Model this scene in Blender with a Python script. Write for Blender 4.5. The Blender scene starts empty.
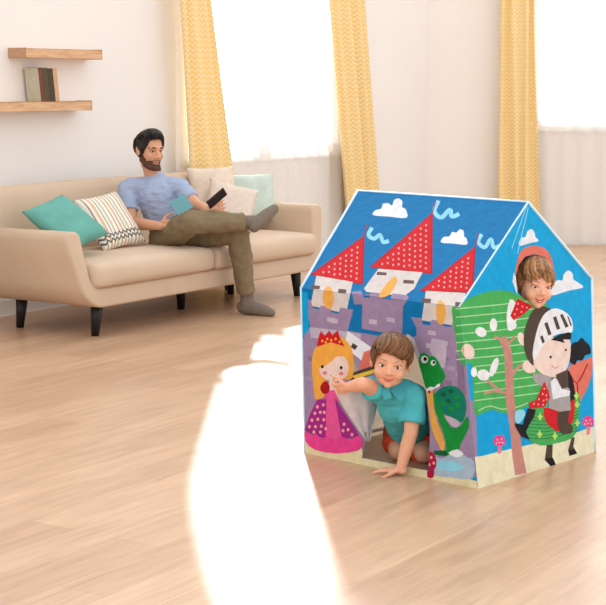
import bpy, bmesh, math, random
from mathutils import Vector, Matrix, noise
from mathutils.bvhtree import BVHTree
from mathutils.geometry import tessellate_polygon
random.seed(7)
C = bpy.context.scene.collection
V = Vector
# ------------------------------------------------------------------ camera, world, sun, exposure
FPX = 1600.0; CAMH = 1.52; PITCH = math.atan((302.5-85)/FPX)
cam = bpy.data.cameras.new('camera'); camo = bpy.data.objects.new('camera', cam); C.objects.link(camo)
cam.sensor_width = 36; cam.lens = 36*FPX/606; cam.clip_end = 200
camo.location = (0, 0, CAMH); camo.rotation_euler = (math.pi/2-PITCH, 0, 0)
bpy.context.scene.camera = camo
W = bpy.data.worlds.new('world'); bpy.context.scene.world = W; W.use_nodes = True
wn = W.node_tree; bg = wn.nodes['Background']; bg.inputs[1].default_value = 1.0
_tc = wn.nodes.new('ShaderNodeTexCoord'); _sx = wn.nodes.new('ShaderNodeSeparateXYZ'); _rp = wn.nodes.new('ShaderNodeValToRGB')
wn.links.new(_tc.outputs['Generated'], _sx.inputs[0]); wn.links.new(_sx.outputs[1], _rp.inputs[0]); wn.links.new(_rp.outputs[0], bg.inputs[0])
_rp.color_ramp.elements[0].position = .35; _rp.color_ramp.elements[0].color = (1.17, 1.18, 1.2, 1)      # soft light of the room behind the camera
_rp.color_ramp.elements[1].position = .85; _rp.color_ramp.elements[1].color = (2.8, 2.8, 2.8, 1)      # bright day outside the windows
SUN_EL = math.radians(20.5)
sd = V((0.064*math.cos(SUN_EL), -math.cos(SUN_EL), -math.sin(SUN_EL))).normalized()
sl = bpy.data.lights.new('sun', 'SUN'); sl.energy = 6.0; sl.angle = math.radians(2.8); sl.color = (1, .985, .96)
so = bpy.data.objects.new('sun', sl); C.objects.link(so); so.rotation_euler = sd.to_track_quat('-Z', 'Y').to_euler(); so.location = (0, 20, 8)
vs = bpy.context.scene.view_settings
vs.view_transform = 'Standard'; vs.look = 'None'; vs.gamma = 1; vs.exposure = 0.24; vs.use_curve_mapping = False

# ------------------------------------------------------------------ helpers
def ray(px, py):
    a = (px-303)/FPX; b = -(py-302.5)/FPX; c = math.cos(PITCH); s = math.sin(PITCH)
    return V((a, c+b*s, -s+b*c))
O = V((0, 0, CAMH)); ZU = V((0, 0, 1))
def onz(px, py, z=0.0):
    r = ray(px, py); return O+r*((z-CAMH)/r.z)
def at(px, py, y):
    r = ray(px, py); return O+r*(y/r.y)
def onpl(px, py, p, n):
    r = ray(px, py); return O+r*((V(p)-O).dot(n)/r.dot(n))
def lin(c):
    return tuple(((x/255)/12.92 if x/255 <= .04045 else ((x/255+.055)/1.055)**2.4) for x in c)+(1,)
MATS = {}
def mat(name, rgb, rough=.6, bump=0.0, bscale=60, var=0.0, vscale=8, spec=.35, transl=0.0, metal=0, coat=0, sub=0, detail=4):
    if name in MATS: return MATS[name]
    m = bpy.data.materials.new(name); m.use_nodes = True; nt = m.node_tree; N = nt.nodes; L = nt.links
    b = N['Principled BSDF']; col = lin(rgb)
    b.inputs['Base Color'].default_value = col; b.inputs['Roughness'].default_value = rough
    b.inputs['Specular IOR Level'].default_value = spec; b.inputs['Metallic'].default_value = metal
    b.inputs['Coat Weight'].default_value = coat
    if sub: b.inputs['Subsurface Weight'].default_value = sub; b.inputs['Subsurface Radius'].default_value = (.012, .005, .003); b.inputs['Subsurface Scale'].default_value = 1
    tc = N.new('ShaderNodeTexCoord')
    if var:
        n = N.new('ShaderNodeTexNoise'); n.inputs['Scale'].default_value = vscale; n.inputs['Detail'].default_value = 5
        L.new(tc.outputs['Object'], n.inputs['Vector'])
        r = N.new('ShaderNodeValToRGB'); r.color_ramp.elements[0].position = .3; r.color_ramp.elements[1].position = .7
        r.color_ramp.elements[0].color = tuple(max(0, x*(1-var)) for x in col[:3])+(1,)
        r.color_ramp.elements[1].color = tuple(min(1, x*(1+var)) for x in col[:3])+(1,)
        L.new(n.outputs['Fac'], r.inputs['Fac']); L.new(r.outputs['Color'], b.inputs['Base Color'])
    if bump:
        n = N.new('ShaderNodeTexNoise'); n.inputs['Scale'].default_value = bscale; n.inputs['Detail'].default_value = detail
        L.new(tc.outputs['Object'], n.inputs['Vector'])
        bp = N.new('ShaderNodeBump'); bp.inputs['Strength'].default_value = bump; bp.inputs['Distance'].default_value = .01
        L.new(n.outputs['Fac'], bp.inputs['Height']); L.new(bp.outputs['Normal'], b.inputs['Normal'])
    if transl:
        t = N.new('ShaderNodeBsdfTranslucent'); t.inputs['Color'].default_value = col
        mx = N.new('ShaderNodeMixShader'); mx.inputs[0].default_value = transl
        L.new(b.outputs[0], mx.inputs[1]); L.new(t.outputs[0], mx.inputs[2]); L.new(mx.outputs[0], N['Material Output'].inputs['Surface'])
    MATS[name] = m; return m
def link(name, me, mats, parent=None, smooth=False):
    o = bpy.data.objects.new(name, me); C.objects.link(o)
    if not isinstance(mats, (list, tuple)): mats = [mats]
    if len(me.materials): me.materials.clear()
    for m in mats: me.materials.append(m)
    if smooth:
        for p in me.polygons: p.use_smooth = True
    if parent: o.parent = parent; o.matrix_parent_inverse = Matrix.Translation(-parent.location)
    return o
def obj(name, bm, mats, parent=None, smooth=False):
    me = bpy.data.meshes.new(name); bm.normal_update(); bm.to_mesh(me); bm.free()
    return link(name, me, mats, parent, smooth)
def tag(o, label, cat, group=None):
    o['label'] = label; o['category'] = cat
    if group: o['group'] = group
    return o
def thing(name, label, cat, loc, group=None):
    o = bpy.data.objects.new(name, None); C.objects.link(o); o.location = loc; o.empty_display_size = .1
    return tag(o, label, cat, group)
def struct(o): o['kind'] = 'structure'; return o
def frame_box(bm, o, ax, ay, az, lo, hi, bev=0.0, seg=2, mi=0):
    """box between lo and hi in the frame o + ax,ay,az"""
    r = bmesh.ops.create_cube(bm, size=1)
    for v in r['verts']:
        l = [lo[i]+(v.co[i]+.5)*(hi[i]-lo[i]) for i in range(3)]
        v.co = o+ax*l[0]+ay*l[1]+az*l[2]
    fs = list({f for v in r['verts'] for f in v.link_faces})
    for f in fs: f.material_index = mi
    if bev:
        es = list({e for v in r['verts'] for e in v.link_edges})
        bmesh.ops.bevel(bm, geom=es, offset=bev, segments=seg, profile=.5, affect='EDGES')
    bmesh.ops.recalc_face_normals(bm, faces=bm.faces)
def ring(bm, c, x, y, rx, ry, n):
    return [bm.verts.new(c+x*(math.cos(2*math.pi*i/n)*rx)+y*(math.sin(2*math.pi*i/n)*ry)) for i in range(n)]
def tube(bm, pts, rads, n=10, caps=True, flat=1.0, up=None, mi=0):
    rs = []; pts = [V(p) for p in pts]
    if not isinstance(rads, (list, tuple)): rads = [rads]*len(pts)
    for i, p in enumerate(pts):
        d = (pts[min(i+1, len(pts)-1)]-pts[max(i-1, 0)]).normalized()
        ref = V(up) if up is not None else (ZU if abs(d.z) < .9 else V((0, 1, 0)))
        x = d.cross(ref)
        if x.length < 1e-5: x = d.cross(V((1, 0.2, 0)))
        x.normalize(); y = x.cross(d).normalized()
        rs.append(ring(bm, p, x, y, rads[i], rads[i]*flat, n))
    for a, b in zip(rs, rs[1:]):
        for i in range(n):
            f = bm.faces.new((a[i], a[(i+1) % n], b[(i+1) % n], b[i])); f.material_index = mi; f.smooth = True
    if caps:
        for r in (rs[0][::-1], rs[-1]):
            f = bm.faces.new(r); f.material_index = mi
def ball(bm, c, r, n=14, M=None, rad=None, mi=0):
    q = bmesh.ops.create_uvsphere(bm, u_segments=n, v_segments=max(6, n*2//3), radius=1)
    for v in q['verts']:
        p = V(v.co)
        if rad: p = V((p.x*rad[0], p.y*rad[1], p.z*rad[2]))
        else: p = p*r
        if M is not None: p = M@p
        v.co = V(c)+p
    for f in {f for v in q['verts'] for f in v.link_faces}: f.material_index = mi; f.smooth = True
def cone(bm, p0, r0, p1, r1, b0=True, b1=True, n=14):
    p0 = V(p0); p1 = V(p1)
    if b0: ball(bm, p0, r0, n)
    if b1: ball(bm, p1, r1, n)
    tube(bm, [p0, p1], [r0, r1], n)
def chain(bm, pts, rads, b0=True, b1=True, n=14):
    for i in range(len(pts)-1):
        cone(bm, pts[i], rads[i], pts[i+1], rads[i+1], b0 or i > 0, b1 or i < len(pts)-2, n)
def bake(bm, voxel, it=5, fac=.5):
    bmesh.ops.recalc_face_normals(bm, faces=bm.faces)
    me = bpy.data.meshes.new('tmp'); bm.to_mesh(me); bm.free()
    o = bpy.data.objects.new('tmp', me); C.objects.link(o)
    r = o.modifiers.new('r', 'REMESH'); r.mode = 'VOXEL'; r.voxel_size = voxel
    s = o.modifiers.new('s', 'SMOOTH'); s.factor = fac; s.iterations = it
    dg = bpy.context.evaluated_depsgraph_get(); dg.update()
    out = bpy.data.meshes.new_from_object(o.evaluated_get(dg))
    bpy.data.objects.remove(o); bpy.data.meshes.remove(me)
    return out
def wrinkle(me, amp, scale, seed=0, stretch=(1, 1, 1)):
    ns = [V(v.normal) for v in me.vertices]
    for v, n in zip(me.vertices, ns):
        q = V((v.co.x*stretch[0], v.co.y*stretch[1], v.co.z*stretch[2]))*scale+V((seed, seed*2, 0))
        v.co += n*(noise.noise(q)*amp+noise.noise(q*2.3)*amp*.4)
def smooth_poly(pts, n=4):
    out = []; k = len(pts)
    for i in range(k):
        p0, p1, p2, p3 = (V((*pts[(i+j-1) % k], 0)) for j in range(4))
        for t in range(n):
            t /= n
            q = .5*((2*p1)+(p2-p0)*t+(2*p0-5*p1+4*p2-p3)*t*t+(3*p1-p0-3*p2+p3)*t**3)
            out.append((q.x, q.y))
    return out

# ------------------------------------------------------------------ layout frame
F1 = onz(95, 336)                                  # sofa's near front foot
US = V((math.cos(math.radians(56.7)), math.sin(math.radians(56.7)), 0)); NS = V((US.y, -US.x, 0))
W0 = onz(0, 316)                                   # a point at the foot of the long wall
KC = W0+US*5.84                                    # the room corner
W2 = onz(600, 244.5); U2 = (W2-KC); U2.z = 0; U2.normalize(); N2 = V((U2.y, -U2.x, 0))

# ------------------------------------------------------------------ setting
def floor_mat():
    m = bpy.data.materials.new('oak_laminate'); m.use_nodes = True; nt = m.node_tree; N = nt.nodes; L = nt.links
    b = N['Principled BSDF']; tc = N.new('ShaderNodeTexCoord'); mp = N.new('ShaderNodeMapping')
    mp.inputs['Rotation'].default_value = (0, 0, -math.radians(56.7)); L.new(tc.outputs['Object'], mp.inputs['Vector'])
    br = N.new('ShaderNodeTexBrick'); br.offset = .37; br.inputs['Scale'].default_value = 1
    br.inputs['Brick Width'].default_value = 1.35; br.inputs['Row Height'].default_value = .19
    br.inputs['Mortar Size'].default_value = .0012; br.inputs['Mortar Smooth'].default_value = .3; br.inputs['Bias'].default_value = 0
    br.inputs['Color1'].default_value = lin((210, 174, 142)); br.inputs['Color2'].default_value = lin((194, 157, 126)); br.inputs['Mortar'].default_value = lin((176, 140, 108))
    L.new(mp.outputs[0], br.inputs['Vector'])
    m2 = N.new('ShaderNodeMapping'); m2.inputs['Rotation'].default_value = (0, 0, 0); m2.inputs['Scale'].default_value = (1.0, 9, 1); L.new(mp.outputs[0], m2.inputs['Vector'])
    ns = N.new('ShaderNodeTexNoise'); ns.inputs['Scale'].default_value = 2.4; ns.inputs['Detail'].default_value = 8; ns.inputs['Roughness'].default_value = .62; ns.inputs['Distortion'].default_value = .6
    L.new(m2.outputs[0], ns.inputs['Vector'])
    rp = N.new('ShaderNodeValToRGB'); rp.color_ramp.elements[0].position = .3; rp.color_ramp.elements[0].color = (.74, .70, .66, 1); rp.color_ramp.elements[1].position = .68; rp.color_ramp.elements[1].color = (1.08, 1.08, 1.08, 1)
    L.new(ns.outputs['Fac'], rp.inputs['Fac'])
    mx = N.new('ShaderNodeMixRGB'); mx.blend_type = 'MULTIPLY'; mx.inputs[0].default_value = .8
    L.new(br.outputs['Color'], mx.inputs[1]); L.new(rp.outputs['Color'], mx.inputs[2]); L.new(mx.outputs[0], b.inputs['Base Color'])
    b.inputs['Roughness'].default_value = .3; b.inputs['Specular IOR Level'].default_value = .45
    bp = N.new('ShaderNodeBump'); bp.inputs['Strength'].default_value = .12; bp.inputs['Distance'].default_value = .004
    L.new(ns.outputs['Fac'], bp.inputs['Height']); L.new(bp.outputs[0], b.inputs['Normal'])
    return m
bm = bmesh.new()
frame_box(bm, V((0, 0, 0)), V((1, 0, 0)), V((0, 1, 0)), ZU, (-9, -3, -.1), (9, 17.5, 0))
struct(obj('floor', bm, floor_mat()))
wall_m = mat('wall_paint', (240, 235, 230), .85, bump=.03, bscale=90, var=.012, vscale=1.5, spec=.2)
wall_m2 = mat('wall_paint_cream', (242, 236, 229), .85, bump=.03, bscale=90, var=.012, vscale=1.5, spec=.2)
trim_m = mat('trim_paint', (238, 234, 230), .45)
WH = 3.45; TH = .16
W1A, W1B, SILL1, TOP1 = 2.07, 4.35, .95, 3.2
W2A = (onpl(533, 100, KC, N2)-KC).dot(U2); W2B = W2A+1.9; SILL2 = onpl(575, 127, KC, N2).z; TOP2 = 3.2
def wall(name, o, ax, n, a0, a1, wa, wb, sill, top, m):
    bm = bmesh.new()
    for lo, hi in (((a0, -TH, 0), (wa, 0, WH)), ((wb, -TH, 0), (a1, 0, WH)), ((wa, -TH, 0), (wb, 0, sill)), ((wa, -TH, top), (wb, 0, WH))):
        frame_box(bm, o, ax, n, ZU, lo, hi)
    bmesh.ops.remove_doubles(bm, verts=bm.verts, dist=1e-5)
    struct(obj(name, bm, m))
wall('wall_left', W0, US, NS, -7, 5.84, W1A, W1B, SILL1, TOP1, wall_m)
wall('wall_right', KC, U2, N2, 0, 5.5, W2A, W2B, SILL2, TOP2, wall_m2)
def window(name, o, ax, n, wa, wb, sill, top):
    w = bpy.data.objects.new(name, None); C.objects.link(w); w.location = o+ax*((wa+wb)/2)+ZU*sill; struct(w)
    bm = bmesh.new(); f = .06
    mid = (wa+wb)/2
    for lo, hi in (((wa, -.12, sill), (wa+f, -.05, top)), ((wb-f, -.12, sill), (wb, -.05, top)), ((wa+f, -.12, sill), (wb-f, -.05, sill+f)), ((wa+f, -.12, top-f), (wb-f, -.05, top)), ((mid-.03, -.12, sill+f), (mid+.03, -.05, top-f))):
        frame_box(bm, o, ax, n, ZU, lo, hi, .006)
    obj('window_frame', bm, trim_m, w)
    bm = bmesh.new(); frame_box(bm, o, ax, n, ZU, (wa-.04, -.05, sill-.035), (wb+.04, .035, sill), .006)
    obj('window_sill', bm, trim_m, w)
    for a, b in ((wa+f, mid-.03), (mid+.03, wb-f)):
        bm = bmesh.new(); frame_box(bm, o, ax, n, ZU, (a, -.088, sill+f), (b, -.082, top-f)); obj('window_pane', bm, GLASS, w)
GLASS = bpy.data.materials.new('window_glass'); GLASS.use_nodes = True
_n = GLASS.node_tree; _t = _n.nodes.new('ShaderNodeBsdfTransparent'); _g = _n.nodes.new('ShaderNodeBsdfGlossy'); _g.inputs['Roughness'].default_value = .02
_x = _n.nodes.new('ShaderNodeMixShader'); _x.inputs[0].default_value = .05
_n.links.new(_t.outputs[0], _x.inputs[1]); _n.links.new(_g.outputs[0], _x.inputs[2]); _n.links.new(_x.outputs[0], _n.nodes['Material Output'].inputs['Surface'])
window('window_1', W0, US, NS, W1A, W1B, SILL1, TOP1)
window('window_2', KC, U2, N2, W2A, W2B, SILL2, TOP2)
for name, o, ax, n, a0, a1 in (('baseboard_left', W0, US, NS, -7, 5.83), ('baseboard_right', KC, U2, N2, .01, 5.5)):
    bm = bmesh.new(); frame_box(bm, o, ax, n, ZU, (a0, 0, 0), (a1, .016, .1), .004); struct(obj(name, bm, trim_m))

# ------------------------------------------------------------------ curtains
def curtain_mat():
    m = bpy.data.materials.new('yellow_chevron_cotton'); m.use_nodes = True; nt = m.node_tree; N = nt.nodes; L = nt.links
    b = N['Principled BSDF']; uv = N.new('ShaderNodeUVMap'); sp = N.new('ShaderNodeSeparateXYZ'); L.new(uv.outputs[0], sp.inputs[0])
    def mth(op, a, bb=None):
        q = N.new('ShaderNodeMath'); q.operation = op
        for i, x in enumerate((a, bb)):
            if x is None: continue
            if isinstance(x, (int, float)): q.inputs[i].default_value = x
            else: L.new(x, q.inputs[i])
        return q.outputs[0]
    zig = mth('MULTIPLY', mth('PINGPONG', sp.outputs[0], .03), .9)
    band = mth('FRACT', mth('MULTIPLY', mth('ADD', sp.outputs[1], zig), 26))
    on = mth('GREATER_THAN', band, .62)
    mx = N.new('ShaderNodeMixRGB'); mx.inputs[1].default_value = lin((250, 218, 142)); mx.inputs[2].default_value = lin((254, 236, 196))
    L.new(on, mx.inputs[0]); L.new(mx.outputs[0], b.inputs['Base Color']); b.inputs['Roughness'].default_value = .8
    t = N.new('ShaderNodeBsdfTranslucent'); L.new(mx.outputs[0], t.inputs['Color'])
    ms = N.new('ShaderNodeMixShader'); ms.inputs[0].default_value = .12; L.new(b.outputs[0], ms.inputs[1]); L.new(t.outputs[0], ms.inputs[2]); L.new(ms.outputs[0], N['Material Output'].inputs['Surface'])
    return m
CUR = curtain_mat()
SHEER = bpy.data.materials.new('white_voile'); SHEER.use_nodes = True
_n = SHEER.node_tree; _t = _n.nodes.new('ShaderNodeBsdfTransparent'); _d = _n.nodes['Principled BSDF']; _d.inputs['Base Color'].default_value = lin((252, 250, 248)); _d.inputs['Roughness'].default_value = .9
_l = _n.nodes.new('ShaderNodeBsdfTranslucent'); _l.inputs['Color'].default_value = lin((250, 246, 240))
_x = _n.nodes.new('ShaderNodeMixShader'); _x.inputs[0].default_value = .35; _n.links.new(_d.outputs[0], _x.inputs[1]); _n.links.new(_l.outputs[0], _x.inputs[2])
_y = _n.nodes.new('ShaderNodeMixShader'); _y.inputs[0].default_value = .6; _n.links.new(_t.outputs[0], _y.inputs[1]); _n.links.new(_x.outputs[0], _y.inputs[2])
_n.links.new(_y.outputs[0], _n.nodes['Material Output'].inputs['Surface'])
def curtain(name, o, ax, n, t0, t1, b0, b1, off, ztop, zbot, folds, amp, m, thick, seed, label, group, cat='curtain', spread=0.0):
    rnd = random.Random(seed)
    bm = bmesh.new(); nu, nv = folds*10, 26; uvl = bm.loops.layers.uv.new('UVMap')
    ph = [rnd.uniform(-.5, .5) for _ in range(8)]
    g = []; us = []
    for j in range(nv+1):
        v = j/nv; row = []
        a = t0+(b0-t0)*v; b = t1+(b1-t1)*v+spread*max(0, 1-v/.30)**1.3
        for i in range(nu+1):
            u = i/nu
            w = math.sin(u*folds*2*math.pi+ph[0]+.5*math.sin(v*2+ph[1]))+.35*math.sin(u*folds*math.pi*1.3+ph[2]+v*1.5)
            row.append(bm.verts.new(o+ax*(a+(b-a)*u+.012*math.sin(v*5+u*9+ph[3]))+n*(off+amp*w*(.75+.25*v))+ZU*(ztop+(zbot-ztop)*v)))
        g.append(row)
    width = max(abs(b1-b0), abs(t1-t0))*1.6
    for j in range(nv):
        for i in range(nu):
            f = bm.faces.new((g[j][i], g[j+1][i], g[j+1][i+1], g[j][i+1])); f.smooth = True
            for lp, (ii, jj) in zip(f.loops, ((i, j), (i, j+1), (i+1, j+1), (i+1, j))):
                lp[uvl].uv = (ii/nu*width, jj/nv*(ztop-zbot))
    ob = obj(name, bm, m)
    if thick:
        s = ob.modifiers.new('thickness', 'SOLIDIFY'); s.thickness = thick
    return tag(ob, label, cat, group)
def wu(px, py, off=.09): return (onpl(px, py, W0+NS*off, NS)-W0).dot(US), onpl(px, py, W0+NS*off, NS).z
def wu2(px, py, off=.09): return (onpl(px, py, KC+N2*off, N2)-KC).dot(U2), onpl(px, py, KC+N2*off, N2).z
def lean(f, pxa, ya, pxb, yb, off):                # extend an edge seen between two heights down to the floor and up to the rod
    (ua, za), (ub, zb) = f(pxa, ya, off), f(pxb, yb, off)
    k = (ub-ua)/(zb-za); return ua+k*(3.26-za), ua+k*(.03-za)
CO = .16
l0, l1 = lean(wu, 178, 0, 188, 165, CO); r0, r1 = lean(wu, 211, 0, 231, 165, CO)
curtain('window_curtain', W0, US, NS, l0, r0, l1, r1, CO, 3.26, .03, 3, .035, CUR, .003, 1, 'yellow chevron curtain behind the sofa, leftmost of the three yellow curtains', 'yellow curtains', spread=.62)  # unseen top spread wider to trim the left side of the sun patch
l0, l1 = lean(wu, 326, 0, 344, 200, CO); r0, r1 = lean(wu, 364, 0, 378, 190, CO)
curtain('window_curtain', W0, US, NS, l0, r0, l1, r1, CO, 3.26, .03, 4, .035, CUR, .003, 2, 'yellow chevron curtain rising behind the left end of the play tent roof', 'yellow curtains')
l0, l1 = lean(wu2, 499, 0, 499, 190, CO); r0, r1 = lean(wu2, 535, 0, 538, 190, CO)
curtain('window_curtain', KC, U2, N2, l0, r0, l1, r1, CO, 3.26, .03, 3, .035, CUR, .003, 3, 'yellow chevron curtain behind the tent ridge, rightmost of the three yellow curtains', 'yellow curtains')
curtain('sheer_curtain', W0, US, NS, W1A-.24, W1B+.1, W1A-.27, W1B+.12, .075, 3.25, .02, 14, .018, SHEER, 0, 4, 'long white sheer curtain in the bright window behind the sofa', 'sheer curtains')
curtain('sheer_curtain', KC, U2, N2, W2A-.05, W2B+.1, W2A-.05, W2B+.1, .07, 3.25, .02, 12, .018, SHEER, 0, 5, 'white sheer curtain at the right-hand window beside the tent', 'sheer curtains')
for o, ax, n, a, b, lb in ((W0, US, NS, W1A-.25, W1B+.6, 'curtain rod above the window behind the sofa'), (KC, U2, N2, W2A-.4, W2B+.4, 'curtain rod above the right-hand window')):
    bm = bmesh.new(); tube(bm, [o+ax*a+n*.12+ZU*3.26, o+ax*b+n*.12+ZU*3.26], .014)
    for q in (a+.06, b-.06): tube(bm, [o+ax*q+n*.12+ZU*3.26, o+ax*q+ZU*3.26], .009)
    tag(obj('curtain_rod', bm, mat('rod_metal', (210, 205, 200), .4, metal=.6)), lb, 'curtain rod')

# ------------------------------------------------------------------ shelves and books
def wood_mat(name, c1, c2, rot=56.7):
    m = bpy.data.materials.new(name); m.use_nodes = True; nt = m.node_tree; N = nt.nodes; L = nt.links; b = N['Principled BSDF']
    tc = N.new('ShaderNodeTexCoord'); mp = N.new('ShaderNodeMapping'); mp.inputs['Rotation'].default_value = (0, 0, -math.radians(rot)); L.new(tc.outputs['Object'], mp.inputs[0])
    m2 = N.new('ShaderNodeMapping'); m2.inputs['Scale'].default_value = (1.5, 14, 14); L.new(mp.outputs[0], m2.inputs[0])
    ns = N.new('ShaderNodeTexNoise'); ns.inputs['Scale'].default_value = 3; ns.inputs['Detail'].default_value = 6; ns.inputs['Distortion'].default_value = 1; L.new(m2.outputs[0], ns.inputs[0])
    rp = N.new('ShaderNodeValToRGB'); rp.color_ramp.elements[0].position = .35; rp.color_ramp.elements[1].position = .65
    rp.color_ramp.elements[0].color = lin(c1); rp.color_ramp.elements[1].color = lin(c2); L.new(ns.outputs['Fac'], rp.inputs[0]); L.new(rp.outputs[0], b.inputs['Base Color']); b.inputs['Roughness'].default_value = .5
    return m
SHELF = wood_mat('shelf_oak', (201, 152, 106), (226, 184, 142)); ENDG = wood_mat('shelf_end_grain', (176, 136, 104), (192, 152, 118))
SD = .15
def shelf(pxl, pxr, yt, label):
    P = W0+NS*SD
    a = (onpl(pxl[0], pxl[1], P, NS)-W0).dot(US); b = (onpl(pxr[0], pxr[1], P, NS)-W0).dot(US)
    z = .5*(onpl(pxl[0], pxl[1], P, NS).z+onpl(pxr[0], pxr[1], P, NS).z)
    t = thing('wall_shelf', label, 'shelf', W0+US*((a+b)/2)+NS*(SD/2)+ZU*(z-.06), 'floating wall shelves')
    bm = bmesh.new(); frame_box(bm, W0, US, NS, ZU, (a+.004, 0, z-.06), (b-.004, SD, z), .004); obj('shelf_board', bm, SHELF, t)
    for q in (a, b-.006):
        bm = bmesh.new(); frame_box(bm, W0, US, NS, ZU, (q, .001, z-.0595), (q+.006, SD-.001, z-.0005), .002); obj('end_cap', bm, ENDG, t)
    return z
shelf((25, 51), (102, 47.5), 0, 'upper floating oak shelf on the wall, empty')
z2 = shelf((-26, 106), (92, 97.8), 0, 'lower floating oak shelf on the wall, holding the books')
P = W0+NS*.14
b0 = (onpl(41, 95, P, NS)-W0).dot(US)
for w, h, col, pg, tilt, lb in ((.036, .222, (112, 62, 44), (206, 196, 172), 0, 'leftmost book on the lower shelf, pale cover with red-brown spine'),
                          (.055, .224, (84, 70, 44), (224, 214, 190), 0, 'dark olive book on the lower shelf, second from the left'),
                          (.05, .218, (70, 58, 40), (224, 214, 190), 0, 'dark brown book on the lower shelf beside the tan one'),
                          (.04, .221, (206, 162, 120), (224, 214, 190), 0, 'tan book on the lower shelf, rightmost of the books')):
    lz = z2
    t = thing('book', lb, 'book', W0+US*(b0+w/2)+NS*.08+ZU*lz, 'books on the lower shelf')
    sh = -.02
    axu = (ZU+US*(-.12)).normalized()
    cov = mat('book_cover_%d' % col[0], col, .6, var=.15, vscale=40)
    covs = [cov] if pg[0] > 215 else [cov, mat('book_pale_side', (196, 192, 170), .6, var=.06, vscale=30)]
    bm = bmesh.new(); o = W0+US*b0+ZU*lz
    frame_box(bm, o, US, NS, axu, (0, .02, 0), (.004, .14, h), .001, mi=len(covs)-1); frame_box(bm, o, US, NS, axu, (w-.004, .02, 0), (w-.0005, .14, h), .001)
    obj('cover', bm, covs, t)
    bm = bmesh.new(); frame_box(bm, o, US, NS, axu, (.0002, .136, 0), (w-.0005, .141, h), .001); frame_box(bm, o, US, NS, axu, (.004, .1405, h*.72), (w-.004, .1418, h*.84), 0); obj('spine', bm, cov, t)
    bm = bmesh.new(); frame_box(bm, o, US, NS, axu, (.004, .026, .004), (w-.004, .136, h-.004)); obj('pages', bm, mat('paper', (236, 226, 204), .8), t)
    b0 += w

# ------------------------------------------------------------------ sofa
FAB = mat('beige_upholstery', (205, 180, 155), .9, bump=.15, bscale=260, var=.035, vscale=5, spec=.15)
FABS = mat('beige_seat_fabric', (210, 186, 162), .9, bump=.15, bscale=260, var=.03, vscale=5, spec=.15)
BLK = mat('black_leg_lacquer', (28, 24, 24), .4)
sofa = thing('sofa', 'beige upholstered two cushion sofa on black tapered legs by the wall', 'sofa', F1+US*1.12-NS*.3)
def sp(u, n, z): return F1+US*u+NS*n+ZU*z
def arc(cx, cz, r, a0, a1, k=6): return [(cx+r*math.cos(math.radians(a0+(a1-a0)*i/k)), cz+r*math.sin(math.radians(a0+(a1-a0)*i/k))) for i in range(k+1)]
out = arc(-.02, .38, .19, 180, 270, 8)
outer_l = [(-.285, .60), (-.26, .50), (-.235, .42)]+[(-.02-.2*math.cos(math.radians(a)), .39-.205*math.sin(math.radians(a))) for a in range(10, 91, 10)]
def mir(l): return [(2.24-x, z) for x, z in reversed(l)]
inner_l = [(-.145, .60), (-.135, .50), (-.12, .42)]+[(-.02-.095*math.cos(math.radians(a)), .39-.085*math.sin(math.radians(a))) for a in range(15, 91, 15)]
top_l = [(-.285, .60), (-.28, .632), (-.25, .652), (-.18, .652), (-.15, .632)]
prof = outer_l+mir(outer_l)+[(2.24-x, z) for x, z in top_l[1:]]+[q for q in mir(list(reversed(inner_l)))]
prof = outer_l+mir(outer_l)+[(2.24-x, z) for x, z in top_l[1:]]+[(2.24-x, z) for x, z in inner_l]+list(reversed(inner_l))+list(reversed(top_l))[:-1]
def extr(bm, prof, n0, n1, shear=0.0, bev=.02):
    va = [bm.verts.new(sp(u, n1-shear*z, z)) for u, z in prof]; vb = [bm.verts.new(sp(u, n0, z)) for u, z in prof]
    k = len(prof)
    for i in range(k): bm.faces.new((va[i], va[(i+1) % k], vb[(i+1) % k], vb[i])).smooth = True
    f1 = bm.faces.new(va); f2 = bm.faces.new(vb[::-1])
    bmesh.ops.recalc_face_normals(bm, faces=bm.faces)
    if bev:
        bmesh.ops.bevel(bm, geom=[e for e in list(f1.edges)], offset=bev, segments=3, profile=.5, affect='EDGES')
bm = bmesh.new(); extr(bm, prof, -.74, .13, .16, .018)
o = obj('frame', bm, FAB, sofa, True)
# backrest
bm = bmesh.new()
bp_ = [(-.60, .30), (-.60, .45), (-.635, .70), (-.665, .82), (-.69, .868), (-.73, .888), (-.78, .88), (-.815, .84), (-.825, .78), (-.80, .55), (-.76, .22), (-.70, .20)]
us = [-.17, -.15, -.10, .1, .5, 1.12, 1.7, 2.14, 2.34, 2.39, 2.41]
rows = []
for k, uu in enumerate(us):
    e = min(uu-us[0], us[-1]-uu); dz = -.05*max(0, 1-e/.06)**2; crown = .012*math.sin(math.pi*(uu-us[0])/(us[-1]-us[0]))
    rows.append([bm.verts.new(sp(uu if z > .6 else min(max(uu, -.06), 2.30), n if e > .03 else n*.96-.028, z+(dz+crown if z > .6 else 0))) for n, z in bp_])
for a, b in zip(rows, rows[1:]):
    for i in range(len(bp_)): bm.faces.new((a[i], a[(i+1) % len(bp_)], b[(i+1) % len(bp_)], b[i])).smooth = True
bm.faces.new(rows[0]); bm.faces.new(rows[-1][::-1]); bmesh.ops.recalc_face_normals(bm, faces=bm.faces)
obj('backrest', bm, FAB, sofa)
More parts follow.
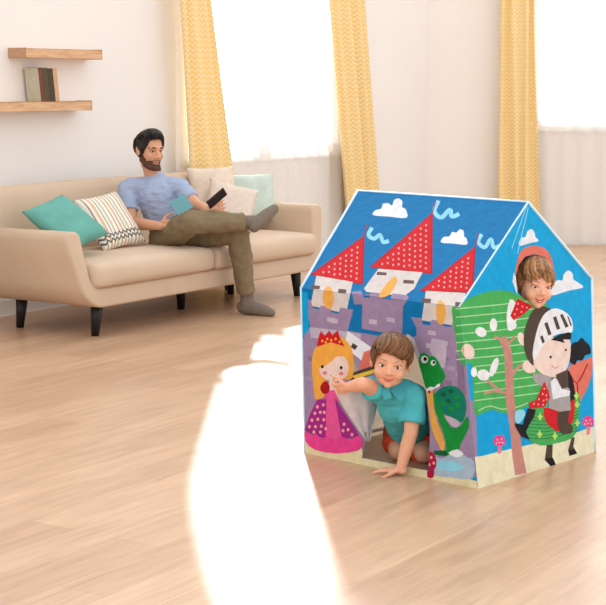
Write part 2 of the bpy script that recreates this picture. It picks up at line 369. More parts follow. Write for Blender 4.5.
def rbox(bm, fn, lo, hi, r, n=(16, 10, 6)):
    """rounded box on an even grid; fn maps local coordinates to a point"""
    grid = {}
    def P_(i, j, k):
        key = (i, j, k)
        if key not in grid:
            p = [lo[a]+(hi[a]-lo[a])*(.5-.5*math.cos(math.pi*q/n[a])) for a, q in enumerate(key)]
            c = [min(max(p[a], lo[a]+r), hi[a]-r) for a in range(3)]
            d = V(p)-V(c)
            if d.length > 1e-9: p = V(c)+d.normalized()*r
            grid[key] = bm.verts.new(fn(V(p)))
        return grid[key]
    for a in range(3):
        b, c = (a+1) % 3, (a+2) % 3
        for side in (0, n[a]):
            for x in range(n[b]):
                for y in range(n[c]):
                    q = []
                    for dx, dy in ((0, 0), (1, 0), (1, 1), (0, 1)):
                        k = [0, 0, 0]; k[a] = side; k[b] = x+dx; k[c] = y+dy; q.append(P_(*k))
                    bm.faces.new(q).smooth = True
    bmesh.ops.recalc_face_normals(bm, faces=bm.faces)
def cushion(u0, u1):
    bm = bmesh.new()
    def fn(p):
        u = (p.x-u0)/(u1-u0); n = (p.y+.615)/.735
        b = max(0, math.sin(math.pi*min(max(u, 0), 1)))**.5*max(0, math.sin(math.pi*min(max(n, 0), 1)))**.5
        z = p.z+(.03*b if p.z > .38 else 0); y = p.y+(.014*max(0, math.sin(math.pi*u))*max(0, math.sin(math.pi*(p.z-.30)/.16)) if n > .8 else 0)
        return sp(p.x, y, z)
    rbox(bm, fn, (u0, -.615, .303), (u1, .12, .452), .05, (24, 14, 10))
    c = obj('seat_cushion', bm, FABS, sofa, True)
    bm = bmesh.new(); pts = []
    for i in range(13):
        u = u0+.03+(u1-u0-.06)*i/12; pts.append(sp(u, .112, .327))
    tube(bm, pts, .005, 6); obj('piping', bm, FABS, c)
cushion(-.105, 1.099); cushion(1.103, 2.345)
_a, _b = onz(181, 309)-F1, onz(231, 294)-F1; CL = V((_a.dot(US), _a.dot(NS))); CB = V((_b.dot(US), max(-.66, _b.dot(NS)))); pass
for (u, n) in ((0, 0), (2.24, 0), (CL.x, CL.y), (0, -.62), (2.24, -.62), (CB.x, CB.y)):
    bm = bmesh.new(); x = -.03 if u < .5 else (.03 if u > 2 else 0)
    tube(bm, [sp(u-x, n, .23), sp(u, n, 0)], [.043, .024], 4 if False else 14); obj('leg', bm, BLK, sofa)

# ------------------------------------------------------------------ pillows
def stripe_mat():
    m = bpy.data.materials.new('striped_cotton'); m.use_nodes = True; nt = m.node_tree; N = nt.nodes; L = nt.links; b = N['Principled BSDF']
    uv = N.new('ShaderNodeUVMap'); sx = N.new('ShaderNodeSeparateXYZ'); L.new(uv.outputs[0], sx.inputs[0])
    rp = N.new('ShaderNodeValToRGB'); rp.color_ramp.interpolation = 'CONSTANT'
    mm = N.new('ShaderNodeMath'); mm.operation = 'MULTIPLY'; mm.inputs[1].default_value = 3.0; L.new(sx.outputs[0], mm.inputs[0])
    fr = N.new('ShaderNodeMath'); fr.operation = 'FRACT'; L.new(mm.outputs[0], fr.inputs[0]); L.new(fr.outputs[0], rp.inputs[0])
    cs = [(0, (236, 228, 214)), (.2, (150, 134, 112)), (.27, (236, 228, 214)), (.42, (214, 176, 146)), (.56, (236, 228, 214)), (.68, (132, 152, 140)), (.75, (236, 228, 214)), (.88, (198, 184, 160))]
    for i, (p, c) in enumerate(cs):
        e = rp.color_ramp.elements[i] if i < 2 else rp.color_ramp.elements.new(p); e.position = p; e.color = lin(c)
    # dark zigzag band along one edge
    w = N.new('ShaderNodeMath'); w.operation = 'PINGPONG'; w.inputs[1].default_value = .05; L.new(sx.outputs[0], w.inputs[0])
    ad = N.new('ShaderNodeMath'); ad.operation = 'ADD'; L.new(sx.outputs[1], ad.inputs[0]); L.new(w.outputs[0], ad.inputs[1])
    r2 = N.new('ShaderNodeValToRGB'); r2.color_ramp.interpolation = 'CONSTANT'
    for i, (p, c) in enumerate(((0, 0), (.12, 1), (.155, 0), (.2, 1), (.235, 0))):
        e = r2.color_ramp.elements[i] if i < 2 else r2.color_ramp.elements.new(p); e.position = p; e.color = (c, c, c, 1)
    L.new(ad.outputs[0], r2.inputs[0])
    mx = N.new('ShaderNodeMixRGB'); L.new(r2.outputs[0], mx.inputs[0]); L.new(rp.outputs[0], mx.inputs[1]); mx.inputs[2].default_value = lin((96, 92, 88)); L.new(mx.outputs[0], b.inputs['Base Color']); b.inputs['Roughness'].default_value = .9
    return m
def pillow(c, right, up, w, h, t, m, label, name='throw_pillow'):
    right = right.normalized(); nrm = right.cross(up).normalized(); up = nrm.cross(right).normalized()
    bm = bmesh.new(); k = 22; uvl = bm.loops.layers.uv.new('UVMap'); G = []
    for s in (1, -1):
        g = []
        for i in range(k+1):
            row = []
            for j in range(k+1):
                a = i/k*2-1; b = j/k*2-1
                pa = a*(1-.07*(1-b*b)); pb = b*(1-.07*(1-a*a))
                th = t*((1-a**4)*(1-b**4))**.55*(.92+.08*noise.noise(V((a*2, b*2, w*9+s))))
                row.append(bm.verts.new(c+right*(pa*w/2)+up*(pb*h/2)+nrm*(s*th/2)))
            g.append(row)
        for i in range(k):
            for j in range(k):
                q = (g[i][j], g[i+1][j], g[i+1][j+1], g[i][j+1]); ij = ((i, j), (i+1, j), (i+1, j+1), (i, j+1))
                if s < 0: q = q[::-1]; ij = ij[::-1]
                f = bm.faces.new(q); f.smooth = True
                for lp, (x, y) in zip(f.loops, ij): lp[uvl].uv = (x/k, y/k)
    bmesh.ops.remove_doubles(bm, verts=bm.verts, dist=1e-5)
    # seam piping sits in the same mesh
    return tag(obj(name, bm, m), label, 'pillow', 'throw pillows on the sofa')
TEAL = mat('teal_cotton', (100, 164, 152), .85, bump=.2, bscale=120, var=.1, vscale=9)
AQUA = mat('pale_aqua_cotton', (196, 210, 198), .85, bump=.2, bscale=120, var=.1, vscale=12)
CRM = mat('cream_knit', (226, 208, 192), .95, bump=.6, bscale=140, var=.06, vscale=40)
BGE = mat('beige_print', (222, 202, 182), .9, bump=.2, bscale=100, var=.1, vscale=16)
def sq(px, py, n): return onpl(px, py, F1+NS*n, NS)
BK = (ZU*.9-NS*.42)
pillow(sq(66, 223, -.27), US*.95+ZU*.22, ZU*.58-NS*.80, .38, .42, .14, TEAL, 'teal throw pillow in the left corner of the sofa')
pillow(sq(110, 221, -.33), US*.98+ZU*.08, ZU*.80-NS*.56, .42, .40, .13, stripe_mat(), 'striped throw pillow between the teal pillow and the man')
pillow(sq(214, 191, -.52), (US*.9+NS*.45), (ZU*.9-NS*.3+US*.35), .38, .38, .13, BGE, 'beige throw pillow leaning on the backrest behind the cream knit pillow')
pillow(sq(250, 198, -.46), (US*.8+NS*.6), (ZU*.85-NS*.4), .40, .38, .12, AQUA, 'pale aqua throw pillow in the right corner of the sofa')
pillow(sq(230, 206, -.30), (US*.62+NS*.78-ZU*.25), (ZU*.8-NS*.45+US*.25), .36, .36, .13, CRM, 'cream knit throw pillow beside the man, in front of the beige one')

# ------------------------------------------------------------------ people
def hand(bm, wrist, d, pn, th, s=1.0, curl=(.3, .35, .4), spread=.12, thumb_out=.9):
    """wrist point, d towards the knuckles, pn the way the palm faces, th the thumb side; s=1 for an adult"""
    d = d.normalized(); th = (th-d*th.dot(d)).normalized(); pn2 = d.cross(th); pn = pn2 if pn2.dot(pn) > 0 else -pn2
    W_ = wrist
    for i, x in enumerate((-.033, -.012, .010, .031)):
        cone(bm, W_+d*.012*s+th*x*.6*s, .0125*s, W_+d*.082*s+th*x*s, .0105*s)
    cone(bm, W_-d*.01*s, .024*s, W_+d*.045*s, .02*s)
    for i, (x, L) in enumerate(((.031, .072), (.010, .080), (-.012, .074), (-.033, .058))):
        p = W_+d*.084*s+th*x*s; a = 0; ang = (1.5-i)*spread
        base = (d*math.cos(ang)+th*math.sin(ang)); r = .0098*s
        for k, (f, c) in enumerate(zip((.45, .31, .24), curl)):
            a += c; q = p+(base*math.cos(a)+pn*math.sin(a))*(L*f*s)
            cone(bm, p, r, q, r*.9); p = q; r *= .9
    p = W_+d*.025*s+th*.028*s; q = p+(d*.55+th*thumb_out*.75+pn*.35).normalized()*.042*s
    cone(bm, p, .0145*s, q, .0115*s); e = q+(d*.85+th*.25+pn*.35).normalized()*.032*s; cone(bm, q, .0115*s, e, .0095*s)
    e2 = e+(d*.9+pn*.3).normalized()*.022*s; cone(bm, e, .0095*s, e2, .008*s)
class Head:
    def __init__(self, c, fwd, up, s, child=False):
        y = fwd.normalized(); x = y.cross(up).normalized(); z = x.cross(y)
        self.R = Matrix((x, y, z)).transposed(); self.c = c; self.s = s; self.child = child
    def w(self, p): return self.c+self.R@(V(p)*self.s)
    def l(self, p): return (self.R.transposed()@(V(p)-self.c))/self.s
    def e(self, bm, p, rad): ball(bm, self.w(p), 1, 22, self.R, [r*self.s for r in rad])
    def k(self, bm, a, ra, b, rb): cone(bm, self.w(a), ra*self.s, self.w(b), rb*self.s)
    def build(self, bm):
        ch = self.child
        self.e(bm, (0, -.012, .032), (.077, .095, .086))
        if ch:
            self.e(bm, (0, .026, -.018), (.066, .064, .082)); self.e(bm, (0, .034, -.058), (.052, .048, .040))
            for s in (1, -1): self.e(bm, (s*.036, .055, -.034), (.027, .028, .027))
            self.e(bm, (0, .066, -.082), (.018, .017, .015))
            self.k(bm, (0, .086, .0), .008, (0, .098, -.024), .0105)
            for s in (1, -1): self.e(bm, (s*.011, .090, -.029), (.008, .008, .007))
            self.k(bm, (-.036, .074, .02), .012, (.036, .074, .02), .012)
        else:
            self.e(bm, (0, .028, -.022), (.063, .064, .090)); self.e(bm, (0, .034, -.078), (.052, .050, .042))
            for s in (1, -1): self.e(bm, (s*.036, .056, -.030), (.026, .028, .030)); self.k(bm, (s*.056, .0, -.06), .014, (s*.03, .06, -.098), .015)
            self.e(bm, (0, .070, -.104), (.022, .018, .018))
            self.k(bm, (0, .088, .006), .009, (0, .108, -.032), .0115)
            for s in (1, -1): self.e(bm, (s*.013, .096, -.036), (.009, .009, .008))
            self.k(bm, (-.038, .079, .022), .013, (.038, .079, .022), .013)
        for s in (1, -1):
            self.e(bm, (s*.079, -.008, -.008), (.010, .020, .032)); self.e(bm, (s*.083, -.014, .006), (.007, .016, .018))
    def face(self, root, me, eye_col, brow_col, lip_col, smile=.3, teeth=False, gaze=(0, 0), brow_r=.0035, eh=.0065):
        bv = BVHTree.FromPolygons([v.co for v in me.vertices], [p.vertices for p in me.polygons])
        f = self.R@V((0, 1, 0))
        def hit(x, z, lift=0.0):
            o = self.w((x, .3, z)); h = bv.ray_cast(o, -f)
            return (h[0] if h[0] else self.w((x, .09, z)))+f*lift*self.s
        white = mat('eye_white', (228, 220, 214), .25); ey = mat('iris_%d' % eye_col[0], eye_col, .15); br = mat('brow_%d' % brow_col[0], brow_col, .8); lp = mat('lip_%d' % lip_col[0], lip_col, .5)
        for s in (1, -1):
            p = hit(s*.032, .0, -.0035)
            bm = bmesh.new(); ball(bm, p, 1, 14, self.R, [.0145*self.s, .0065*self.s, eh*self.s])
            e = obj('eye', bm, white, root, True)
            bm = bmesh.new(); ball(bm, p+f*.0036*self.s+self.R@V((gaze[0], 0, gaze[1]))*self.s, 1, 12, self.R, [.0068*self.s, .0042*self.s, eh*.98*self.s]); obj('iris', bm, ey, e, True)
            bm = bmesh.new(); pts = [hit(s*(.032+.017*t), eh*1.02-.0035*t*t, .001) for t in (-1, -.5, 0, .5, 1)]; tube(bm, pts, [.0012*self.s, .0022*self.s, .0024*self.s, .0022*self.s, .0012*self.s], 6); obj('eyelash', bm, br, e)
            bm = bmesh.new(); pts = [hit(s*x, z, .001) for x, z in ((.016, .022), (.028, .0265), (.040, .0265), (.052, .020))]; tube(bm, pts, [brow_r*.8*self.s, brow_r*1.2*self.s, brow_r*self.s, brow_r*.3*self.s], 7, flat=.8); obj('eyebrow', bm, br, root)
        zc = -.057 if self.child else -.066
        w = .024 if self.child else .026
        xs = (-1, -.66, -.33, 0, .33, .66, 1)
        up = [hit(x*w, zc+smile*.014*x*x, .0005) for x in xs]; dn = [hit(x*w, zc-(.009 if teeth else .0055)*(1-x*x)+smile*.014*x*x, .0005) for x in xs]
        bm = bmesh.new(); r = [q*self.s for q in (.001, .0026, .0034, .003, .0034, .0026, .001)]; tube(bm, up, r, 8); tube(bm, dn, [q*1.1 for q in r], 8); m_ = obj('mouth', bm, lp, root)
        if teeth:
            bm = bmesh.new(); a = [bm.verts.new(q+f*.0016*self.s) for q in up]; b = [bm.verts.new(q+f*.0016*self.s) for q in dn]
            for i in range(6): bm.faces.new((a[i], b[i], b[i+1], a[i+1]))
            obj('teeth', bm, mat('tooth', (238, 230, 222), .3), m_)
    def region(self, me, test, off, nz=0.0, seed=0):
        bm = bmesh.new(); bm.from_mesh(me)
        keep = {v.index for v in bm.verts if test(self.l(v.co))}
        bmesh.ops.delete(bm, geom=[v for v in bm.verts if v.index not in keep], context='VERTS')
        bm.normal_update()
        for v in bm.verts:
            edge = .3 if v.is_boundary else 1
            v.co += v.normal*(off*edge*self.s+nz*edge*self.s*(noise.noise(V(v.co)*70+V((seed, 0, 0)))))
        return bm
    def hair(self, root, me, rgb, line, vol, n=240, seed=1, name='hair', lock=.010, part=0.0, crown=(0, -.045, .112), push=None):
        """line(az) -> lower z of the hair at azimuth az (0 = front); locks run from the crown down to it"""
        rnd = random.Random(seed)
        def test(p):
            az = math.atan2(p.x, p.y); return p.z > line(az) and abs(p.x) < .083 and not (abs(p.x) > .075 and p.z < .02 and -.03 < p.y < .02)
        bm = self.region(me, test, vol*.75, .003, seed)
        cen = V((0, -.012, .025)); cr = V(crown)
        for i in range(n):
            az = rnd.uniform(-math.pi, math.pi); zl = line(az)+rnd.uniform(-.012, .009)
            st = rnd.uniform(0, .45); lf = rnd.uniform(.6, 1.55)
            d0 = (cr-cen).normalized(); h = math.sqrt(max(.0, 1-((zl-.025)/.1)**2)); d1 = V((math.sin(az)*h*.95, math.cos(az)*h*1.1, (zl-.025)*9.5)).normalized()
            pts = []; rads = []; tw = rnd.uniform(-.14, .14)+part
            for k in range(7):
                t = st+(1-st)*k/6; d = d0.lerp(d1, t**.9)
                ca = math.sin(t*math.pi)*tw
                d = V((d.x*math.cos(ca)-d.y*math.sin(ca), d.x*math.sin(ca)+d.y*math.cos(ca), d.z)).normalized()
                r = 1/math.sqrt((d.x/.078)**2+(d.y/.096)**2+(d.z/.088)**2)
                lift = vol*(.8+.4*math.sin(t*3))*lf
                q = cen+d*(r+lift)
                if push: q += push(q, t)
                pts.append(self.w(q)); rads.append(self.s*lock*(.55+.6*math.sin(math.pi*min(1, .15+t*.85)))*(1 if k < 6 else .25))
            tube(bm, pts, rads, 6, flat=.55, up=None, mi=rnd.choice((0, 0, 1, 2)))
        m = mat(name+'_%d_%d' % (rgb[0], rgb[1]), rgb, .45, var=.12, vscale=60, spec=.35)
        m2 = mat(name+'_light_%d_%d' % (rgb[0], rgb[1]), tuple(min(255, c*1.16+3) for c in rgb), .42, var=.12, vscale=60, spec=.35); m3 = mat(name+'_dark_%d_%d' % (rgb[0], rgb[1]), tuple(c*.76 for c in rgb), .5, var=.12, vscale=60, spec=.3)
        return obj('hair', bm, [m, m2, m3], root, True)

def person(label, base): return thing('person', label, 'person', base)
SKIN_M = mat('skin_tan', (214, 158, 124), .5, var=.04, vscale=30, sub=.08)
SKIN_B = mat('skin_fair', (230, 170, 138), .5, var=.04, vscale=30, sub=.08)
SKIN_C = mat('skin_pale', (234, 176, 146), .5, var=.04, vscale=30, sub=.08)

# ---- man on the sofa
man = person('man in a light blue t-shirt and khaki trousers sitting cross-legged on the sofa', at(170, 250, 10.7))
shR, shL = at(127, 189, 10.72), at(181, 188, 10.72)
hip = at(173, 232, 10.72); hR, hL = at(164, 238, 10.62), at(180, 238, 10.74)
chest = at(157, 196, 10.74); belly = at(165, 218, 10.74); neck0 = at(155, 178, 10.74); neck1 = at(152, 165, 10.70)
kL = at(238, 232, 10.52); aL = onz(248, 306, .085) if False else at(247, 300, 10.60); aL.z = .10
kR = at(192, 222, 10.30); aR = at(249, 222, 10.44)
toeR = at(274, 209, 10.52); heelR = at(254, 226, 10.42)
fd = V((.80, -.50, 0)).normalized()
elR = at(131, 223, 10.60); wrR = at(160, 226, 10.44); elL = at(196, 206, 10.60); wrL = at(208, 210, 10.38)
hd = Head(at(149.5, 150, 10.70), V((.62, -.74, -.10)), V((.02, 0, 1)), 1.06)
bm = bmesh.new()
hd.build(bm)
cone(bm, neck0, .062, hd.w((0, -.02, -.05)), .056)
chain(bm, [chest+V((0, 0, .03)), chest, belly, hip], [.11, .125, .115, .125])
cone(bm, shR.lerp(neck0, .2), .06, shL.lerp(neck0, .2), .06)
for sh, el, wr in ((shR, elR, wrR), (shL, elL, wrL)):
    chain(bm, [sh, sh.lerp(el, .45), el, el.lerp(wr, .3), wr], [.058, .05, .042, .042, .029])
for h, k_, a in ((hR, kR, aR), (hL, kL, aL)):
    chain(bm, [h, h.lerp(k_, .5), k_, k_.lerp(a, .35), a], [.085, .072, .054, .052, .036])
# feet
ft = aL+fd*.0; hl = V((aL.x, aL.y, .045))
chain(bm, [hl-fd*.035, hl+fd*.06, hl+fd*.15-ZU*.014, hl+fd*.19-ZU*.02], [.036, .04, .033, .022]); cone(bm, aL, .037, hl, .04)
dR = (toeR-heelR).normalized(); chain(bm, [heelR, heelR.lerp(toeR, .4), toeR-dR*.05, toeR], [.036, .04, .034, .026]); cone(bm, aR, .037, heelR.lerp(toeR, .2), .042)
hand(bm, wrR, V((.75, -.1, .1)), V((0, .8, -.5)), V((.1, -.2, 1)), .95, (.35, .6, .6))
hand(bm, wrL, V((.62, .2, .15)), V((-.5, .5, .45)), V((-.2, 0, 1)), .95, (.35, .5, .5))
me = bake(bm, .0042, 6); body = link('body', me, SKIN_M, man, True)
hd.face(man, me, (58, 40, 30), (34, 24, 20), (176, 104, 88), .15, gaze=(.003, -.001), brow_r=.0045, eh=.005)
def ml(az):
    a = abs(az); return .076 if a < .6 else (.076-(a-.6)*.18 if a < 1.15 else (-.022 if a < 1.45 else (.03 if a < 1.75 else -.05)))
def mpush(q, t): return V((-.004, .010, .024))*max(0, min(1, (q.y+.06)/.10))*max(0, min(1, (q.z-.04)/.05))
hd.hair(man, me, (34, 25, 22), ml, .005, 360, 3, lock=.0065, push=mpush)
def beard(p):
    if p.y < -.01 or p.z < -.128+max(0, .05-p.y)*.4 or abs(p.x) > .078: return False
    if abs(p.x) < .021 and -.076 < p.z < -.059: return False
    return p.z < -.051+max(0, .050-p.y)*1.05-max(0, abs(p.x)-.02)*.25*(p.y > .05)
bmb = hd.region(me, beard, .0018, .001); obj('beard', bmb, mat('beard_hair', (92, 62, 48), .8, var=.3, vscale=120, bump=.4, bscale=300), man, True)
# clothes
SH = mat('light_blue_jersey', (164, 177, 204), .9, bump=.15, bscale=200, var=.05, vscale=25, spec=.1)
bm = bmesh.new()
chain(bm, [chest+V((0, 0, .035)), chest, belly, hip+V((0, 0, -.02))], [.125, .142, .132, .138])
cone(bm, shR.lerp(neck0, .15), .068, shL.lerp(neck0, .15), .068); cone(bm, neck0-ZU*.03, .085, neck0+(neck1-neck0)*.18, .069, True, False)
for sh, el in ((shR, elR), (shL, elL)): chain(bm, [sh, sh.lerp(el, .35), sh.lerp(el, .66)], [.064, .063, .058], True, False)
me2 = bake(bm, .006, 6); wrinkle(me2, .007, 14, 3, (1, 1, 2.2)); link('t_shirt', me2, SH, man, True)
KH = mat('khaki_twill', (132, 116, 90), .85, bump=.2, bscale=180, var=.09, vscale=14, spec=.15)
bm = bmesh.new(); ball(bm, hip-ZU*.03, .140); cone(bm, hip-ZU*.02, .137, (hR+hL)/2, .128)
for h, k_, a in ((hR, kR, aR), (hL, kL, aL)):
    chain(bm, [h, h.lerp(k_, .5), k_, k_.lerp(a, .4), k_.lerp(a, .90)], [.106, .094, .078, .072, .062], True, False)
me2 = bake(bm, .006, 5); wrinkle(me2, .008, 16, 9); link('trousers', me2, KH, man, True)
SK = mat('grey_sock_knit', (124, 112, 100), .95, bump=.3, bscale=300, var=.08, vscale=40)
for pts, rr in (([aL+ZU*.06, aL, hl], [.044, .046, .048]), ([aR+(kR-aR)*.12, aR, heelR.lerp(toeR, .2)], [.044, .046, .048])):
    bm = bmesh.new(); chain(bm, pts, rr, False, True)
    if pts[0].z < .4: chain(bm, [hl-fd*.035, hl+fd*.06, hl+fd*.15-ZU*.014, hl+fd*.195-ZU*.02], [.042, .047, .039, .028])
    else: chain(bm, [heelR, heelR.lerp(toeR, .4), toeR-dR*.05, toeR], [.043, .047, .041, .032])
    me2 = bake(bm, .005, 4); link('sock', me2, SK, man, True)
# phone and booklet
pc = wrL+V((.055, -.03, .075)); ax = V((.62, .2, .52)).normalized(); ay = V((-.35, -.75, .6)).normalized(); az_ = ax.cross(ay).normalized(); ay = az_.cross(ax)
ph = thing('phone', 'dark phone held in the man\'s raised left hand', 'phone', pc)
bm = bmesh.new(); frame_box(bm, pc, ax, ay, az_, (-.065, -.033, -.004), (.075, .033, .004), .003); obj('case', bm, mat('phone_case', (62, 34, 38), .4), ph)
bm = bmesh.new(); frame_box(bm, pc, ax, ay, az_, (-.06, -.029, .004), (.07, .029, .005)); obj('screen', bm, mat('phone_screen', (40, 36, 40), .1), ph)
tc_ = at(181, 205, 10.40); ax = V((.7, .2, .45)).normalized(); ay = V((-.45, .35, .7)).normalized(); az_ = ax.cross(ay).normalized(); ay = az_.cross(ax)
tb = thing('booklet', 'small teal booklet resting on the man\'s lap by his right hand', 'booklet', tc_)
bm = bmesh.new(); frame_box(bm, tc_, ax, ay, az_, (-.055, -.06, -.004), (.06, .055, -.0025), .0006); frame_box(bm, tc_, ax, ay, az_, (-.055, -.06, .0025), (.06, .055, .004), .0006); obj('cover', bm, mat('booklet_cover', (104, 158, 166), .5), tb)
bm = bmesh.new(); frame_box(bm, tc_, ax, ay, az_, (-.053, -.058, -.0025), (.058, .053, .0025)); obj('pages', bm, mat('paper', (236, 226, 204), .8), tb)

# ------------------------------------------------------------------ play tent
TA, TB, TC = onz(478, 489), onz(305, 453), onz(595, 452)
tv = (TB-TA).normalized(); nf = V((-tv.y, tv.x, 0)); nf = nf if nf.y < 0 else -nf
nf = (nf+V((0, 0, .03))).normalized()
EA, EB = onpl(459, 307, TA, nf), onpl(301, 288, TA, nf)
ng = (TC-TA).cross(EA-TA).normalized(); ng = ng if ng.x > 0 else -ng
EC, RA = onpl(591.5, 278.6, TA, ng), onpl(528, 202, TA, ng)
nr = (EB-EA).cross(RA-EA).normalized(); nr = nr if nr.z > 0 else -nr
RB = onpl(358, 190.6, EA, nr)
TD = TB+TC-TA; ED = EC+(EB-EA); cen = (TA+TB+TC+TD)/4+ZU*.5
tent = thing('play_tent', 'blue castle printed childrens play tent on the wooden floor', 'play tent', (TA+TB+TC+TD)/4)
FACES = {'front': (TA, nf, [(301, 288), (459, 307), (478, 489), (305, 453)]), 'roof': (EA, nr, [(358, 190.6), (528, 202), (459, 307), (301, 288)]),
         'gable': (TA, ng, [(459, 307), (528, 202), (591.5, 278.6), (595, 452), (478, 489)])}
ART = {k: [] for k in FACES}
PAL = []
def fab(name, rgb):
    m = mat('tent_'+name, rgb, .55, bump=.4, bscale=17, var=.10, vscale=30, spec=.14, transl=(.55 if name in ('lining', 'back_panel') else .2), detail=5)
    if m not in PAL: PAL.append(m)
    return m
def clip(poly, quad):
    area = sum(a[0]*b[1]-b[0]*a[1] for a, b in zip(quad, quad[1:]+quad[:1])); sg = 1 if area > 0 else -1
    out = poly
    for a, b in zip(quad, quad[1:]+quad[:1]):
        inp = out; out = []
        def side(p): return sg*((b[0]-a[0])*(p[1]-a[1])-(b[1]-a[1])*(p[0]-a[0]))
        for p, q in zip(inp, inp[1:]+inp[:1]):
            sp_, sq_ = side(p), side(q)
            if sp_ >= 0: out.append(p)
            if (sp_ >= 0) != (sq_ >= 0):
                t = sp_/(sp_-sq_); out.append((p[0]+(q[0]-p[0])*t, p[1]+(q[1]-p[1])*t))
        if len(out) < 3: return []
    return out
XF = [0, 0, 1]
def crop(x, y, k): XF[:] = [x, y, k]
def T(p): return (XF[0]+p[0]*XF[2], XF[1]+p[1]*XF[2])
GID = [0, False]
def art(pts, m, faces=('front', 'roof', 'gable'), s=0):
    if not GID[1]: GID[0] += 1
    pts = [T(p) for p in pts]
    if s: pts = smooth_poly(pts, s)
    for f in faces:
        c = clip(pts, FACES[f][2])
        if len(c) >= 3: ART[f].append((c, m, GID[0]))
def ell(x, y, rx, ry, m, faces, rot=0, n=14):
    c, s_ = math.cos(rot), math.sin(rot)
    art([(x+rx*math.cos(2*math.pi*i/n)*c-ry*math.sin(2*math.pi*i/n)*s_, y+rx*math.cos(2*math.pi*i/n)*s_+ry*math.sin(2*math.pi*i/n)*c) for i in range(n)], m, faces)
def ribbon(pts, w, m, faces, n=5):
    """open smooth stroke"""
    P_ = []
    k = len(pts)
    for i in range(k-1):
        p0, p1, p2, p3 = (V((*pts[min(max(i+j-1, 0), k-1)], 0)) for j in range(4))
        for t in range(n):
            t /= n; P_.append(.5*((2*p1)+(p2-p0)*t+(2*p0-5*p1+4*p2-p3)*t*t+(3*p1-p0-3*p2+p3)*t**3))
    P_.append(V((*pts[-1], 0))); L_, R_ = [], []
    for i, p in enumerate(P_):
        d = (P_[min(i+1, len(P_)-1)]-P_[max(i-1, 0)]).normalized(); ww = w(i/(len(P_)-1)) if callable(w) else w
        q = V((-d.y, d.x, 0))*ww/2; L_.append((p+q)[:2]); R_.append((p-q)[:2])
    GID[0] += 1; GID[1] = True
    for i in range(len(P_)-1): art([L_[i], L_[i+1], R_[i+1], R_[i]], m, faces)
    GID[1] = False
BLUE = fab('roof_blue', (0, 120, 180)); SKY = fab('sky_blue', (0, 168, 226)); LAV = fab('lavender', (164, 140, 172)); LAV2 = fab('pale_lavender', (200, 186, 204)); LAV3 = fab('deep_lavender', (142, 118, 152))
LAV4 = fab('stone_lavender', (178, 156, 184)); WHT = fab('white', (240, 242, 246)); CRE = fab('cream_tower', (226, 214, 208)); RED = fab('red', (214, 24, 36)); PNK = fab('dot_pink', (248, 176, 170)); PALE = fab('pale_sky', (150, 220, 240))
BRN = fab('brown', (110, 84, 78)); ORG = fab('orange', (240, 178, 86)); SAND = fab('sand', (240, 226, 180)); SND2 = fab('pale_sand', (248, 236, 200)); PUD = fab('puddle_blue', (176, 196, 214))
GRN = fab('tree_green', (74, 180, 92)); GRN2 = fab('line_green', (180, 224, 170)); GRN3 = fab('dino_green', (20, 150, 60)); TEALA = fab('dino_teal', (10, 130, 104)); DGR = fab('dark_green', (12, 96, 60))
TRK = fab('trunk', (206, 142, 130)); HAIRY = fab('hair_yellow', (248, 176, 74)); FACE = fab('face_pale', (246, 220, 208)); MAG = fab('magenta', (236, 88, 158)); PUR = fab('purple', (168, 40, 138)); CRIM = fab('crimson', (186, 26, 76)); ROSE = fab('rose', (240, 70, 150))
KBR = fab('knight_brown', (82, 66, 54)); BLK2 = fab('print_black', (22, 18, 24)); SAL = fab('salmon', (232, 122, 104)); GRY = fab('print_grey', (176, 168, 168)); GRY2 = fab('panel_grey', (206, 200, 204)); DRED = fab('dark_red', (176, 20, 30)); YEL = fab('yellow', (244, 208, 70)); STAR = fab('star_green', (196, 232, 110)); CHK = fab('cheek', (240, 130, 150))
FR, RF, GB = ('front',), ('roof',), ('gable',); FRR = ('front', 'roof')
# --- roof
K1 = (290, 180, .2645)
crop(*K1)
art([(314, 133), (322, 115), (345, 108), (352, 90), (372, 88), (386, 96), (394, 75), (412, 70), (425, 82), (424, 102), (438, 112), (440, 143), (370, 138)], WHT, RF, 3)
ribbon([(310, 180), (297, 208), (318, 222), (340, 208), (352, 234), (374, 230)], 15, PALE, RF)
ribbon([(562, 78), (546, 118), (572, 142), (604, 112), (612, 138), (640, 128)], 16, PALE, RF)
crop(440, 180, .2739)
ribbon([(152, 198), (140, 226), (163, 246), (186, 216), (196, 246), (220, 240)], 14, PALE, RF)
art([(4, 228), (14, 208), (34, 206), (44, 190), (60, 192), (72, 180), (86, 186), (88, 206), (97, 214), (97, 236), (50, 232)], WHT, RF, 3)
def dots(tri, n, m, faces, rx, ry):
    a, b, c = tri
    for i in range(1, n):
        for j in range(1, n-i):
            u, v = (i+.25*(j % 2))/n, j/n
            if u+v < .94: ell(a[0]+(b[0]-a[0])*u+(c[0]-a[0])*v, a[1]+(b[1]-a[1])*u+(c[1]-a[1])*v, rx, ry, m, faces, 0, 6)
crop(*K1)
for tri, n in (([(278, 215), (272, 392), (84, 356)], 9), ([(536, 128), (534, 352), (308, 329)], 11), ([(698, 256), (688, 424), (498, 418)], 9)):
    ribbon([(tri[0][0]+16, tri[0][1]-52), (tri[0][0]-1, tri[0][1]+8)], 4, DRED, RF, 1)
    art([(tri[0][0]+4, tri[0][1]-6), (tri[1][0]+4, tri[1][1]+4), (tri[2][0]-8, tri[2][1]+2)], DRED, FRR)
    art(tri, RED, FRR); dots(tri, n, PNK, RF, 4, 4.5)
